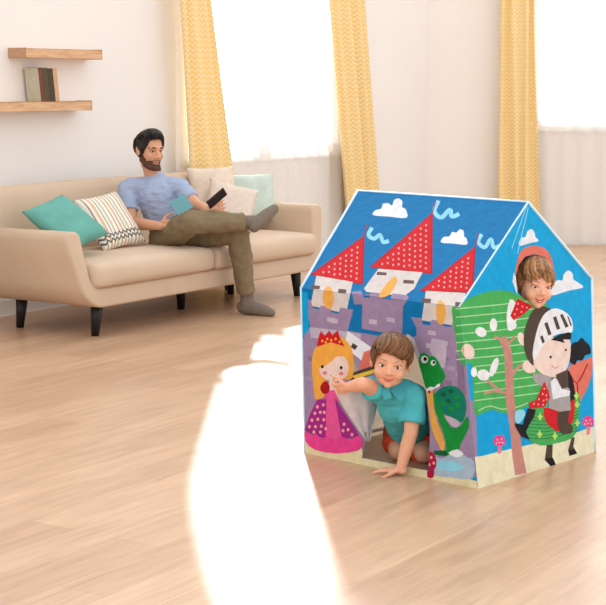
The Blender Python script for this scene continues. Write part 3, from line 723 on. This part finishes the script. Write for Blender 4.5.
# towers: cream windows over the eaves, lavender battlements on the wall
def tower(cream, wins, flame, bat, bricks):
    crop(*K1)
    art(cream, CRE, FRR)
    for (x0, y0, x1, y1) in wins: art([(x0, y0), (x1, y0+3), (x1-2, y1+2), (x0-2, y1)], BRN, FRR)
    art(bat, LAV, FRR)
    art(flame, ORG, FRR, 3)
crop(*K1)
art([(30, 380), (700, 470), (700, 600), (30, 600)], BLUE, FR)
tower([(100, 362), (238, 386), (212, 505), (78, 475)], [(82, 398, 114, 412), (184, 412, 214, 427)], [(142, 402), (160, 416), (166, 448), (156, 485), (136, 482), (124, 455), (128, 420)],
      [(42, 446), (80, 454), (86, 484), (112, 490), (116, 474), (152, 482), (156, 500), (184, 506), (190, 482), (240, 490), (226, 540), (218, 572), (78, 560), (66, 500)], [])
tower([(335, 336), (502, 350), (470, 412), (432, 440), (290, 424), (280, 412)], [(330, 348, 366, 360), (430, 378, 470, 392)], [(392, 368), (406, 376), (396, 404), (372, 438), (338, 444), (352, 410)],
      [(234, 424), (270, 420), (278, 444), (300, 446), (306, 428), (340, 432), (346, 448), (380, 452), (388, 430), (442, 436), (450, 444), (428, 478), (424, 590), (272, 562), (274, 470), (244, 470)], [])
tower([(514, 420), (664, 428), (650, 555), (498, 530)], [(500, 448, 534, 464), (626, 462, 660, 478)], [(568, 456), (584, 470), (590, 505), (578, 545), (560, 540), (552, 505), (556, 470)],
      [(458, 518), (496, 522), (502, 546), (530, 550), (536, 528), (574, 534), (580, 552), (610, 556), (618, 528), (668, 536), (700, 545), (720, 640), (480, 640), (478, 560)], [])
# castle wall below
crop(0, 0, 1)
art([(304, 329), (312, 328), (344, 330), (362, 333), (404, 340), (413, 338), (418, 334), (480, 334), (480, 478), (305, 446), (304, 340)], LAV, FR)
art([(310, 327), (343, 331), (361, 334), (361, 340), (343, 337), (310, 333)], LAV2, FR)
rnd = random.Random(5)
for i in range(80):
    x = rnd.uniform(306, 462); y = rnd.uniform(332, 440)+(x-305)*.15
    if 326 < x < 430 and y > 350: continue
    w, h = rnd.uniform(5, 9), rnd.uniform(3.2, 5); art([(x, y), (x+w, y+w*.16), (x+w, y+w*.16+h), (x, y+h)], rnd.choice((LAV4, LAV4, LAV3, LAV3)), FR)
for x, y in ((327, 317), (369, 319), (387, 317), (428, 330), (330, 318), (343, 334), (311, 333), (440, 340), (426, 343), (437, 362)): art([(x, y), (x+8, y+1.2), (x+8, y+5.7), (x, y+4.5)], LAV2, FR)
art([(432, 338), (447, 341), (446, 362), (440, 372), (430, 350)], LAV2, FR); art([(456, 355), (463, 357), (466, 395), (459, 394)], LAV3, FR)
art([(300, 340), (309, 330), (308, 292), (300, 292)], SKY, FR)
# doorway print beside the opening
art([(348, 331), (374, 349), (366, 364), (344, 346)], WHT, FR); art([(353, 343), (358, 346), (355, 350), (351, 347)], KBR, FR)
art([(364, 352), (382, 346), (384, 372), (358, 374)], SAL, FR); art([(340, 349), (352, 354), (360, 374), (350, 380), (340, 370)], GRY, FR)
art([(346, 375), (378, 364), (382, 371), (352, 381)], KBR, FR); art([(352, 376), (378, 368), (380, 371), (356, 379)], YEL, FR)
art([(407, 333), (414, 338), (434, 394), (424, 398)], GRY2, FR)
# ground band
art([(304, 441), (330, 452), (362, 448), (364, 466), (304, 456)], SAND, FR)
art([(304, 448), (364, 457), (430, 470), (440, 470), (480, 482), (480, 494), (304, 458)], SAND, FR)
# princess
crop(300, 320, .2479)
art([(66, 110), (92, 72), (135, 58), (178, 74), (208, 112), (219, 170), (215, 222), (198, 240), (112, 238), (106, 300), (66, 320), (56, 270), (50, 200), (52, 140)], HAIRY, FR, 3)
art([(76, 158), (112, 165), (150, 148), (188, 150), (197, 190), (190, 224), (160, 244), (122, 246), (92, 228), (78, 200)], FACE, FR, 3)
art([(58, 175), (68, 112), (122, 84), (172, 92), (204, 124), (198, 170), (166, 138), (112, 180), (74, 196)], HAIRY, FR, 3)
art([(70, 108), (76, 72), (86, 44), (102, 64), (120, 42), (132, 62), (154, 40), (162, 72), (182, 106), (126, 90)], RED, FR)
for x, y in ((92, 84), (112, 76), (128, 82), (146, 76), (162, 88), (106, 90)): ell(x, y, 4, 5, YEL, FR)
for x, y in ((92, 188), (168, 192)): ell(x, y, 5.5, 7, BLK2, FR)
for x, y in ((102, 213), (168, 216)): ell(x, y, 9, 8, CHK, FR)
ribbon([(124, 222), (134, 228), (146, 224)], 3, CRIM, FR, 3)
art([(120, 244), (150, 244), (160, 320), (106, 320)], FACE, FR); art([(106, 285), (160, 280), (166, 325), (98, 325)], MAG, FR)
art([(84, 268), (98, 248), (112, 250), (122, 270), (116, 292), (98, 298), (86, 284)], DRED, FR, 3); ell(98, 262, 4, 5, RED, FR)
art([(70, 322), (112, 318), (116, 478), (68, 470), (20, 444), (42, 380)], PUR, FR); art([(108, 316), (146, 314), (172, 478), (106, 480)], MAG, FR); art([(142, 312), (170, 360), (212, 420), (244, 472), (172, 480)], PUR, FR)
for x, y in ((72, 350), (96, 342), (62, 376), (84, 372), (50, 404), (74, 400), (100, 372), (98, 402), (40, 430), (64, 430), (88, 428), (58, 452), (84, 452), (106, 438), (180, 420), (196, 442), (176, 446), (212, 462)): ell(x, y, 6, 7, PNK, FR, 0, 8)
art([(22, 446), (48, 466), (66, 458), (92, 480), (112, 468), (142, 484), (170, 470), (204, 482), (240, 466), (256, 498), (236, 526), (150, 538), (66, 524), (26, 492)], ROSE, FR, 2)
# dinosaur
crop(400, 340, .2562)
art([(135, 215), (165, 185), (205, 178), (240, 198), (258, 235), (258, 285), (240, 322), (200, 300), (165, 284), (140, 250)], TEALA, FR, 3)
for x, y in ((170, 212), (200, 200), (222, 222), (190, 238), (226, 254), (168, 246), (200, 268)): ell(x, y, 12, 9, DGR if (x+y) % 3 else GRN3, FR, .4, 8)
art([(104, 192), (132, 192), (132, 260), (152, 330), (176, 400), (168, 436), (142, 390), (124, 340), (116, 280)], ORG, FR, 2)
art([(130, 196), (150, 240), (172, 290), (200, 340), (236, 336), (264, 296), (270, 340), (240, 400), (218, 450), (150, 448), (134, 430), (182, 428), (166, 350), (140, 280)], GRN3, FR, 2)
art([(174, 296), (204, 302), (236, 322), (222, 342), (198, 330)], LAV2, FR, 2)
art([(75, 72), (84, 52), (104, 52), (116, 64), (130, 62), (148, 78), (164, 110), (178, 140), (160, 172), (124, 192), (100, 186), (86, 130), (76, 98)], GRN3, FR, 3)
ell(97, 76, 14, 15, WHT, FR); ell(131, 89, 10, 11, WHT, FR); ell(100, 74, 7, 8, BLK2, FR); ell(134, 87, 5, 6, BLK2, FR)
art([(104, 190), (120, 182), (136, 184), (148, 172), (160, 168), (156, 182), (136, 190), (118, 200), (108, 200)], WHT, FR); ell(116, 202, 5, 6, CRIM, FR)
art([(140, 432), (182, 434), (180, 452), (136, 446)], DGR, FR, 2)
art([(128, 456), (160, 462), (186, 452), (226, 430), (262, 456), (290, 474), (286, 540), (200, 536), (124, 520)], PUD, FR, 2); art([(140, 480), (200, 470), (250, 492), (230, 510), (160, 506)], PALE, FR, 2); art([(190, 440), (226, 426), (250, 446), (220, 458)], WHT, FR, 2)
art([(112, 495), (134, 497), (132, 536), (108, 534)], CRIM, FR, 2); art([(97, 466), (108, 442), (120, 436), (134, 444), (144, 470), (138, 502), (102, 500)], CRIM, FR, 3)
for x, y in ((108, 468), (124, 458), (134, 480), (116, 486)): ell(x, y, 5, 6, PNK, FR)
# --- gable
crop(0, 0, 1)
art([(455, 330), (464, 338), (470, 400), (482, 404), (484, 478), (470, 480)], LAV, GB)
art([(476, 412), (498, 410), (540, 405), (596, 392), (600, 470), (478, 492)], SKY, GB)
art([(474, 457), (482, 456), (510, 449), (546, 441), (575, 433), (600, 424), (600, 470), (478, 495)], SND2, GB)
G4 = (400, 320, .34)
crop(455, 290, .3136)
art([(-10, 62), (14, 50), (44, 26), (80, 12), (120, 2), (160, 2), (196, 12), (230, 30), (300, 60), (300, 350), (270, 366), (230, 372), (196, 388), (150, 392), (116, 382), (80, 396), (60, 384), (52, 235), (20, 236)], GRN, ('gable', 'front'), 3)
for i in range(14):
    y = 52+i*27
    pts = [(4 if y < 230 else 62, y+8 if y < 230 else y+4), (110, y-2), (200, y-12), (275, y-22)]
    if i == 12: pts = [(74, 385), (110, 370), (150, 380), (196, 374), (232, 360)]
    if i == 13: continue
    ribbon(pts, 3.6, GRN2, ('gable', 'front'), 3)
ribbon([(150, 150), (168, 200), (172, 280), (176, 360), (190, 440), (198, 520), (210, 588)], lambda t: 24+14*t*t, TRK, GB)
ribbon([(124, 148), (150, 160), (168, 170), (190, 148)], 9, TRK, GB); ribbon([(84, 268), (116, 300), (150, 326), (178, 332)], 9, TRK, GB); ribbon([(90, 330), (130, 322), (170, 334)], 8, TRK, GB); ribbon([(174, 284), (196, 252), (214, 236)], 9, TRK, GB)
for x, y, rx, ry, a in ((82, 134, 19, 15, .5), (122, 111, 12, 21, 0), (42, 196, 19, 26, -.4), (124, 246, 11, 32, .35), (90, 271, 20, 18, .3), (180, 100, 14, 26, .3), (212, 156, 12, 22, -.3), (236, 244, 22, 17, .5), (60, 262, 10, 16, 0)):
    ell(x, y, rx, ry, FACE if x > 200 or x < 50 else WHT, ('gable', 'front'), a)
crop(*G4)
for x, y in ((292, 356), (553, 300)):
    art([(x-4, y+8), (x+6, y+6), (x+5, y+36), (x-5, y+38)], CHK, GB); art([(x-16, y+8), (x-14, y-10), (x, y-18), (x+14, y-10), (x+16, y+8), (x, y+14)], ROSE, GB, 3)
    for a, b in ((-6, -4), (6, -6), (0, 4), (9, 5), (-9, 6)): ell(x+a, y+b, 3, 3.4, PNK, GB, 0, 7)
crop(440, 180, .2739)
art([(288, 240), (296, 212), (312, 208), (320, 186), (336, 180), (346, 196), (348, 208), (360, 222), (330, 230)], WHT, GB, 3)
art([(402, 422), (412, 386), (428, 366), (446, 366), (452, 344), (468, 330), (484, 342), (486, 362), (500, 372), (522, 392), (470, 404)], WHT, GB, 3)
# sheen of folded fabric at the peak, painted as pale lines
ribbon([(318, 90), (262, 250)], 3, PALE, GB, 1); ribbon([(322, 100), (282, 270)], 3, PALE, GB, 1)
art([(284, 286), (296, 258), (318, 244), (348, 240), (382, 250), (404, 278), (414, 320), (418, 360), (404, 352), (300, 300), (284, 330), (272, 345)], SAL, GB, 2)
art([(268, 338), (276, 352), (282, 420), (264, 372)], WHT, GB)
art([(254, 436), (276, 452), (268, 500), (280, 530), (268, 546), (248, 548), (242, 500)], WHT, GB, 2)
art([(282, 432), (338, 460), (310, 486), (294, 498), (268, 512), (256, 496)], RED, GB); 
for x, y in ((284, 452), (300, 462), (316, 466), (280, 472), (296, 482), (272, 490)): ell(x, y, 3.2, 3.6, PNK, GB, 0, 7)
# knight
KN = (500, 300, .1749)
crop(*KN)
art([(395, 380), (430, 360), (500, 335), (528, 330), (524, 420), (500, 500), (470, 560), (440, 600), (395, 560), (380, 470)], SAL, GB, 2)
ribbon([(392, 410), (440, 475), (500, 365)], 8, DRED, GB, 3); ribbon([(440, 475), (446, 560)], 7, DRED, GB, 2)
art([(384, 400), (410, 440), (430, 540), (410, 620), (380, 600), (376, 470)], BLK2, GB, 2)
art([(388, 300), (415, 245), (442, 240), (465, 214), (486, 236), (512, 262), (518, 306), (486, 316), (470, 346), (440, 344), (428, 372), (396, 350)], BLK2, GB, 2)
art([(160, 110), (185, 62), (222, 38), (268, 42), (288, 60), (246, 110), (225, 200), (205, 340), (185, 374), (158, 340), (138, 280), (136, 190)], KBR, GB, 3)
art([(126, 378), (150, 350), (182, 372), (200, 410), (160, 418), (135, 402)], FACE, GB, 3)
art([(190, 420), (300, 440), (300, 520), (250, 500), (200, 470)], GRY, GB, 2); art([(290, 450), (382, 415), (390, 500), (345, 512)], KBR, GB)
art([(238, 262), (290, 214), (340, 228), (396, 222), (398, 330), (374, 400), (318, 440), (250, 428), (205, 392), (190, 340)], FACE, GB, 3)
art([(224, 130), (256, 76), (310, 48), (370, 68), (406, 110), (414, 160), (402, 188), (340, 192), (292, 216), (242, 262), (196, 345), (184, 300), (202, 200)], WHT, GB, 3)
for q in ([(250, 135), (268, 125), (292, 195), (275, 205)], [(300, 100), (318, 92), (342, 165), (322, 170)], [(340, 85), (355, 80), (390, 150), (372, 160)], [(226, 210), (240, 202), (254, 240), (240, 250)], [(380, 88), (390, 96), (408, 146), (400, 150)]): art(q, KBR, GB)
art([(288, 228), (330, 202), (390, 184), (406, 190), (402, 226), (358, 226), (368, 246), (322, 234)], BLK2, GB)
ell(287, 326, 7, 8, BLK2, GB); ell(374, 286, 6, 7, BLK2, GB); ribbon([(292, 374), (312, 390), (332, 380)], 4, SAL, GB, 3); ell(262, 356, 14, 11, CHK if False else FACE, GB)
crop(500, 380, .1749)
art([(168, 172), (250, 150), (300, 200), (420, 180), (424, 84), (450, 80), (458, 100), (446, 260), (412, 332), (320, 362), (230, 374), (148, 322)], GRN, GB, 2)
for i in range(9): ribbon([(160, 190+i*20), (260, 196+i*20), (360, 186+i*18), (448, 160+i*18)][:4], 3, DGR, GB, 2) if i < 8 else None
for x, y in ((228, 210), (440, 140), (440, 245), (225, 310), (312, 320), (436, 90)): art([(x, y-26), (x+8, y-6), (x+18, y), (x+8, y+8), (x, y+26), (x-8, y+8), (x-18, y), (x-8, y-6)], STAR, GB)
art([(248, 160), (345, 175), (340, 292), (300, 278), (262, 240)], RED, GB, 2); art([(392, 175), (404, 120), (424, 120), (420, 220), (396, 262), (376, 240)], RED, GB, 2)
art([(330, 180), (394, 170), (386, 238), (412, 262), (410, 300), (372, 308), (336, 292)], KBR, GB, 2)
art([(280, 20), (310, -20), (350, 20), (395, 50), (402, 172), (340, 182), (276, 160)], GRY, GB); art([(286, 10), (312, -14), (350, 50), (398, 62), (394, 90), (340, 100), (300, 112)], WHT, GB)
art([(315, -30), (385, -60), (388, 40), (350, 52)], KBR, GB)
art([(252, 8), (272, 60), (284, 100), (250, 156), (166, 164), (164, 130), (206, 112)], RED, GB)
for x, y in ((250, 50), (240, 80), (262, 88), (220, 110), (246, 118), (190, 136), (216, 140), (242, 142), (264, 112)): ell(x, y, 5, 6, PNK, GB, 0, 7)
art([(156, 162), (202, 170), (190, 214), (166, 252), (146, 296), (166, 342), (118, 322), (84, 262), (84, 246), (128, 256), (142, 210)], BLK2, GB)
art([(84, 180), (130, 170), (140, 200), (110, 246), (84, 240)], PALE, GB, 2)
art([(266, 372), (300, 368), (298, 440), (320, 486), (290, 494), (254, 458)], KBR, GB); art([(408, 330), (426, 326), (418, 380), (440, 420), (396, 434), (388, 402)], KBR, GB); art([(258, 450), (300, 445), (320, 486), (290, 494)], BLK2, GB); art([(392, 402), (420, 396), (440, 420), (396, 434)], BLK2, GB)
# openings (pixel outlines on their own panels)
OPEN = {'front': [(362, 458), (372, 400), (376, 380), (384, 350), (396, 340), (408, 334), (418, 360), (426, 388), (430, 430), (429, 471)],
        'gable': [(440+x*.2739, 180+y*.2739) for x, y in ((276, 350), (288, 308), (310, 280), (346, 270), (384, 282), (406, 312), (412, 352), (404, 400), (384, 448), (344, 456), (306, 436), (284, 410))]}
LIN = fab('lining', (232, 228, 226))
ALLM = PAL
def flat(bm, pts3, mi, hole=None):
    if not hole:
        vs_ = [V(p) for p in pts3]; tri = tessellate_polygon([vs_]); bv = [bm.verts.new(p) for p in vs_]
        for t in tri:
            try: bm.faces.new([bv[i] for i in t]).material_index = mi
            except ValueError: pass
        return
    allp = [V(p) for p in pts3]+[V(p) for p in hole]; tri = tessellate_polygon([[V(p) for p in pts3], [V(p) for p in hole]]); bv = [bm.verts.new(p) for p in allp]
    for t in tri: bm.faces.new([bv[i] for i in t]).material_index = mi
PANEL3 = {'front': [EB, EA, TA, TB], 'roof': [RB, RA, EA, EB], 'gable': [EA, RA, EC, TC, TA]}
def outside(poly, hole):
    """pieces of poly that lie outside a convex hole"""
    area = sum(a[0]*b[1]-b[0]*a[1] for a, b in zip(hole, hole[1:]+hole[:1])); h = hole if area > 0 else hole[::-1]
    def half(inp, a, b, sg):
        out = []
        def side(p): return sg*((b[0]-a[0])*(p[1]-a[1])-(b[1]-a[1])*(p[0]-a[0]))
        for p, q in zip(inp, inp[1:]+inp[:1]):
            x, y = side(p), side(q)
            if x >= 0: out.append(p)
            if (x >= 0) != (y >= 0): t = x/(x-y); out.append((p[0]+(q[0]-p[0])*t, p[1]+(q[1]-p[1])*t))
        return out if len(out) > 2 else []
    res = []; rest = list(poly)
    for a, b in zip(h, h[1:]+h[:1]):
        o_ = half(rest, a, b, -1)
        if o_: res.append(o_)
        rest = half(rest, a, b, 1)
        if not rest: break
    return res if rest else [poly]
def panel(key, name, base, extra=None):
    p0, n, quad = FACES[key]; used = [base, LIN]; bm = bmesh.new()
    hole = [onpl(x, y, p0, n) for x, y in OPEN[key]] if key in OPEN else None
    flat(bm, PANEL3[key], 0, hole); flat(bm, [p-n*.004 for p in PANEL3[key]], 1, [p-n*.004 for p in hole] if hole else None)
    boxes = []
    for poly, m, gid in ART[key]:
        if m not in used: used.append(m)
        x0, x1, y0, y1 = min(p[0] for p in poly), max(p[0] for p in poly), min(p[1] for p in poly), max(p[1] for p in poly)
        lv = 1+max([b[4] for b in boxes if b[0] < x1 and b[1] > x0 and b[2] < y1 and b[3] > y0 and b[5] != gid], default=0)
        boxes.append((x0, x1, y0, y1, lv, gid))
        for pc in (outside(poly, OPEN[key]) if key in OPEN else [poly]): flat(bm, [onpl(x, y, p0, n)+n*(.00018*lv) for x, y in pc], used.index(m))
    # make all faces look outwards except the lining
    for f in bm.faces:
        f.normal_update()
        want = n if f.material_index != 1 else -n
        if f.normal.dot(want) < 0: f.normal_flip()
    return obj(name, bm, used, tent)
panel('front', 'front_wall', SKY); panel('roof', 'roof_slope', BLUE); panel('gable', 'gable_wall', SKY)
def plain(name, pts, base):
    n = (pts[1]-pts[0]).cross(pts[2]-pts[0]).normalized(); n = n if n.dot(pts[0]-cen) > 0 else -n
    bm = bmesh.new(); flat(bm, pts, 0); flat(bm, [p-n*.004 for p in pts], 1)
    for f in bm.faces:
        f.normal_update(); w_ = n if f.material_index == 0 else -n
        if f.normal.dot(w_) < 0: f.normal_flip()
    obj(name, bm, [base, LIN], tent)
BACK = fab('back_panel', (238, 228, 206)); plain('back_wall', [ED, EC, TC, TD], BACK); plain('roof_slope', [RB, RA, EC, ED], BLUE); plain('gable_wall', [EB, RB, ED, TD, TB], BACK)
PIP = mat('piping_pale', (206, 232, 244), .5); POL = mat('pole_white', (236, 236, 238), .35)
for a, b, r in ((EA, RA, .0035), (RA, EC, .0065), (RB, RA, .0045), (EB, RB, .006), (EC, TC, .006), (EB, TB, .0045)):
    bm = bmesh.new(); pts = [a.lerp(b, i/8)+V((noise.noise(V((i, r*900, 1)))*.002, 0, noise.noise(V((i, 3, r*900)))*.002)) for i in range(9)]; tube(bm, pts, r, 8); obj('piping', bm, PIP, tent)
for a, b in ((TA, EA), (TB, EB), (TC, EC), (TD, ED), (EA, RA), (RA, EC), (EB, RB), (RB, ED), (RA, RB), (EA, EB), (EC, ED), (TB, TD), (TC, TD)):
    i_ = lambda p: p+(V((cen.x, cen.y, .45))-p)*.03+(ZU*.012 if p.z < .1 else V((0, 0, 0)))
    bm = bmesh.new(); tube(bm, [i_(a), i_(b)], .008, 10); obj('pole', bm, POL, tent)
# door flap pulled aside by the boy
bm = bmesh.new(); g = []
cl = [(334, 389, 6.22), (340, 404, 6.26), (353, 423, 6.29), (367, 442, 6.31)]; cm = [(358, 388, 6.12), (362, 402, 6.20), (366, 422, 6.27), (369, 442, 6.32)]; cr_ = [(381, 375, 6.28), (380, 394, 6.31), (374, 420, 6.33), (370, 442, 6.33)]
def bz(p, t): 
    m_ = [(1-t)**3, 3*t*(1-t)**2, 3*t*t*(1-t), t**3]; return [sum(m_[i]*p[i][k] for i in range(4)) for k in range(3)]
for i in range(15):
    t = i/14; a, b, c = bz(cl, t), bz(cm, t), bz(cr_, t); row = []
    for j in range(13):
        s = j/12; q = [a[k]*(1-s)**2+2*b[k]*s*(1-s)+c[k]*s*s for k in range(3)]
        row.append(bm.verts.new(at(q[0], q[1], q[2]+.006*math.sin(s*14+t*3))))
    g.append(row)
for i in range(14):
    for j in range(12): bm.faces.new((g[i][j], g[i+1][j], g[i+1][j+1], g[i][j+1])).smooth = True
o = obj('door_flap', bm, [fab('flap_inside', (238, 234, 238))], tent); s_ = o.modifiers.new('thickness', 'SOLIDIFY'); s_.thickness = .003

# ------------------------------------------------------------------ boy crawling out of the doorway
boy = person('boy in a teal polo shirt and orange shorts crawling out of the tent doorway', onz(405, 462))
hb = Head(at(391, 361.5, 6.08), V((-.10, -.98, -.10)), V((.12, -.10, 1)), .92, True)
sL, sR = at(414, 397, 6.16), at(380, 392, 6.14)
nk = at(394, 388, 6.17); ch_ = at(400, 402, 6.22); bl_ = at(408, 420, 6.36); hp = at(412, 428, 6.50)
eL = at(411, 432, 6.12); wL = at(401, 466, 6.12); wL.z = .035
hL_, hR_ = at(424, 432, 6.50), at(402, 430, 6.48)
kL_, kR_ = onz(424, 464), onz(398, 461); kL_.z = .045; kR_.z = .045
bk = V((.25, .30, 0)).normalized()
fL_, fR_ = kL_+bk*.25, kR_+bk*.25; fL_.z = fR_.z = .035
eR = at(363, 384, 6.02); wR = at(349, 387, 6.13)
bm = bmesh.new(); hb.build(bm)
cone(bm, nk, .040, hb.w((0, -.02, -.045)), .038)
chain(bm, [ch_, bl_, hp], [.078, .082, .082]); cone(bm, sL.lerp(nk, .3), .042, sR.lerp(nk, .3), .042)
chain(bm, [sL, sL.lerp(eL, .5), eL, eL.lerp(wL, .4), wL], [.040, .034, .028, .028, .020])
chain(bm, [sR, sR.lerp(eR, .5), eR, eR.lerp(wR, .4), wR], [.040, .034, .028, .027, .020])
hpt = onz(391, 475); d_ = (hpt-wL); d_.z = 0; d_.normalize()
hand(bm, V((wL.x, wL.y, .026))+d_*.0, d_+V((0, 0, -.10)), V((0, 0, -1)), V((-.2, -1, 0)), .70, (.05, .08, .05), .2)
hand(bm, wR, at(336, 389, 6.17)-wR, V((0, .6, -.8)), V((.2, -.6, .7)), .68, (.5, .7, .5))
for h, k_, f_ in ((hL_, kL_, fL_), (hR_, kR_, fR_)):
    chain(bm, [h, h.lerp(k_, .5), k_, k_.lerp(f_, .4), f_], [.062, .056, .042, .042, .030]); cone(bm, f_, .030, f_+bk*.12, .02)
me = bake(bm, .0036, 5); link('body', me, SKIN_B, boy, True)
hb.face(boy, me, (70, 52, 44), (164, 120, 86), (204, 104, 98), .7, gaze=(0, 0), brow_r=.0022, eh=.0072)
def bl(az):
    a = abs(az); return .052+.014*math.sin(az*2.2+.6) if a < .75 else (.050-(a-.75)*.12 if a < 1.2 else (-.012 if a < 1.42 else (.03 if a < 1.78 else -.055)))
hb.hair(boy, me, (118, 78, 46), bl, .006, 460, 11, lock=.0062, part=.45)
PO = mat('teal_polo_pique', (82, 184, 192), .85, bump=.15, bscale=260, var=.06, vscale=25, spec=.12)
bm = bmesh.new(); chain(bm, [ch_, bl_, hp], [.094, .098, .096]); cone(bm, sL.lerp(nk, .2), .053, sR.lerp(nk, .2), .053); cone(bm, ch_, .085, nk, .056, True, False)
cone(bm, sL, .054, sL.lerp(eL, .74), .053, True, False); cone(bm, sR, .052, sR.lerp(eR, .55), .047, True, False)
me2 = bake(bm, .005, 5); wrinkle(me2, .006, 20, 5); shirt = link('polo_shirt', me2, PO, boy, True)
# collar: two pointed leaves
bm = bmesh.new()
ctr = nk
for pts in ([(388, 388, 6.07), (396, 396, 6.055), (401, 402, 6.065), (406, 392, 6.09), (411, 380, 6.15), (404, 380, 6.14)], [(384, 385, 6.07), (381, 392, 6.06), (384, 400, 6.06), (392, 398, 6.055), (389, 388, 6.06)]):
    vv = [bm.verts.new(at(*p)) for p in pts]; bm.faces.new(vv)
o = obj('collar', bm, mat('teal_collar', (70, 172, 184), .85, bump=.1, bscale=260), shirt); s_ = o.modifiers.new('thickness', 'SOLIDIFY'); s_.thickness = .006
OR_ = mat('orange_shorts_cotton', (222, 84, 46), .85, bump=.15, bscale=120, var=.06, vscale=20)
bm = bmesh.new(); ball(bm, hp, .097)
for h, k_ in ((hL_, kL_), (hR_, kR_)): chain(bm, [h, h.lerp(k_, .45), h.lerp(k_, .86)], [.080, .074, .070], True, False)
me2 = bake(bm, .005, 5); wrinkle(me2, .004, 22, 2); link('shorts', me2, OR_, boy, True)

# ------------------------------------------------------------------ boy looking out of the gable window
gc = onpl(535, 281, TA, ng)
boy2 = person('smiling boy with light brown hair peeking out of the tent side window', V((gc.x-.10, gc.y+.14, 0)))
hc = at(533.5, 284, (gc-ng*.035).y)
h2 = Head(hc, V((.30, -.93, -.08)), V((.10, 0, 1)), .92, True)
inn = (-ng*.8+V((0, 0, 0)))*.12
n2_ = h2.w((0, -.03, -.10)); ch2 = n2_+V((-.05, .09, -.12)); be2 = ch2+V((-.02, .05, -.14)); hi2 = be2+V((-.01, .03, -.10))
lat = V((.75, .66, 0)).normalized() if False else V((.93, .30, 0)).normalized(); fw2 = V((lat.y, -lat.x, 0))
bm = bmesh.new(); h2.build(bm); chain(bm, [h2.w((0, -.02, -.045)), n2_, ch2, be2, hi2], [.038, .042, .08, .076, .08])
for s in (1, -1):
    sh = ch2+lat*(s*.10)+ZU*.055; el = sh-ZU*.15+lat*s*.015-fw2*.02; wr = el-ZU*.08+fw2*.07
    cone(bm, ch2+ZU*.05, .045, sh, .038); chain(bm, [sh, el, wr], [.038, .028, .020]); hand(bm, wr, fw2*.8-ZU*.4, -lat*s, ZU, .66, (.2, .3, .3))
    hh = hi2+lat*(s*.055)-ZU*.03; kk = V((hh.x, hh.y, .05))+fw2*.03; ff = kk-fw2*.22; ff.z = .035
    chain(bm, [hh, hh.lerp(kk, .5), kk, kk.lerp(ff, .4), ff], [.06, .054, .042, .04, .03]); cone(bm, ff, .03, ff-fw2*.09, .02)
me = bake(bm, .0036, 5); link('body', me, SKIN_C, boy2, True)
h2.face(boy2, me, (64, 48, 42), (150, 110, 76), (196, 88, 92), .8, teeth=True, gaze=(.0, 0), brow_r=.0024, eh=.0052)
def b2(az):
    a = abs(az); return .040+.010*math.sin(az*6+1) if a < .8 else (.040-(a-.8)*.16 if a < 1.25 else (-.035 if a < 1.45 else (-.01 if a < 1.8 else -.075)))
h2.hair(boy2, me, (168, 120, 76), b2, .006, 460, 21, lock=.0062, part=-.2)
bm = bmesh.new(); chain(bm, [n2_-ZU*.03, ch2, be2, hi2], [.055, .094, .09, .09], False, True)
for s in (1, -1):
    sh = ch2+lat*(s*.10)+ZU*.055; el = sh-ZU*.15+lat*s*.015-fw2*.02; cone(bm, ch2+ZU*.05, .056, sh, .05); cone(bm, sh, .05, sh.lerp(el, .6), .045, True, False)
me2 = bake(bm, .005, 5); link('t_shirt', me2, mat('brown_jersey', (96, 78, 62), .9), boy2, True)
bm = bmesh.new(); ball(bm, hi2-ZU*.02, .094)
for s in (1, -1):
    hh = hi2+lat*(s*.055)-ZU*.03; kk = V((hh.x, hh.y, .05))+fw2*.03; chain(bm, [hh, hh.lerp(kk, .6)], [.076, .068], True, False)
me2 = bake(bm, .005, 5); link('shorts', me2, mat('navy_cotton', (52, 62, 92), .9), boy2, True)
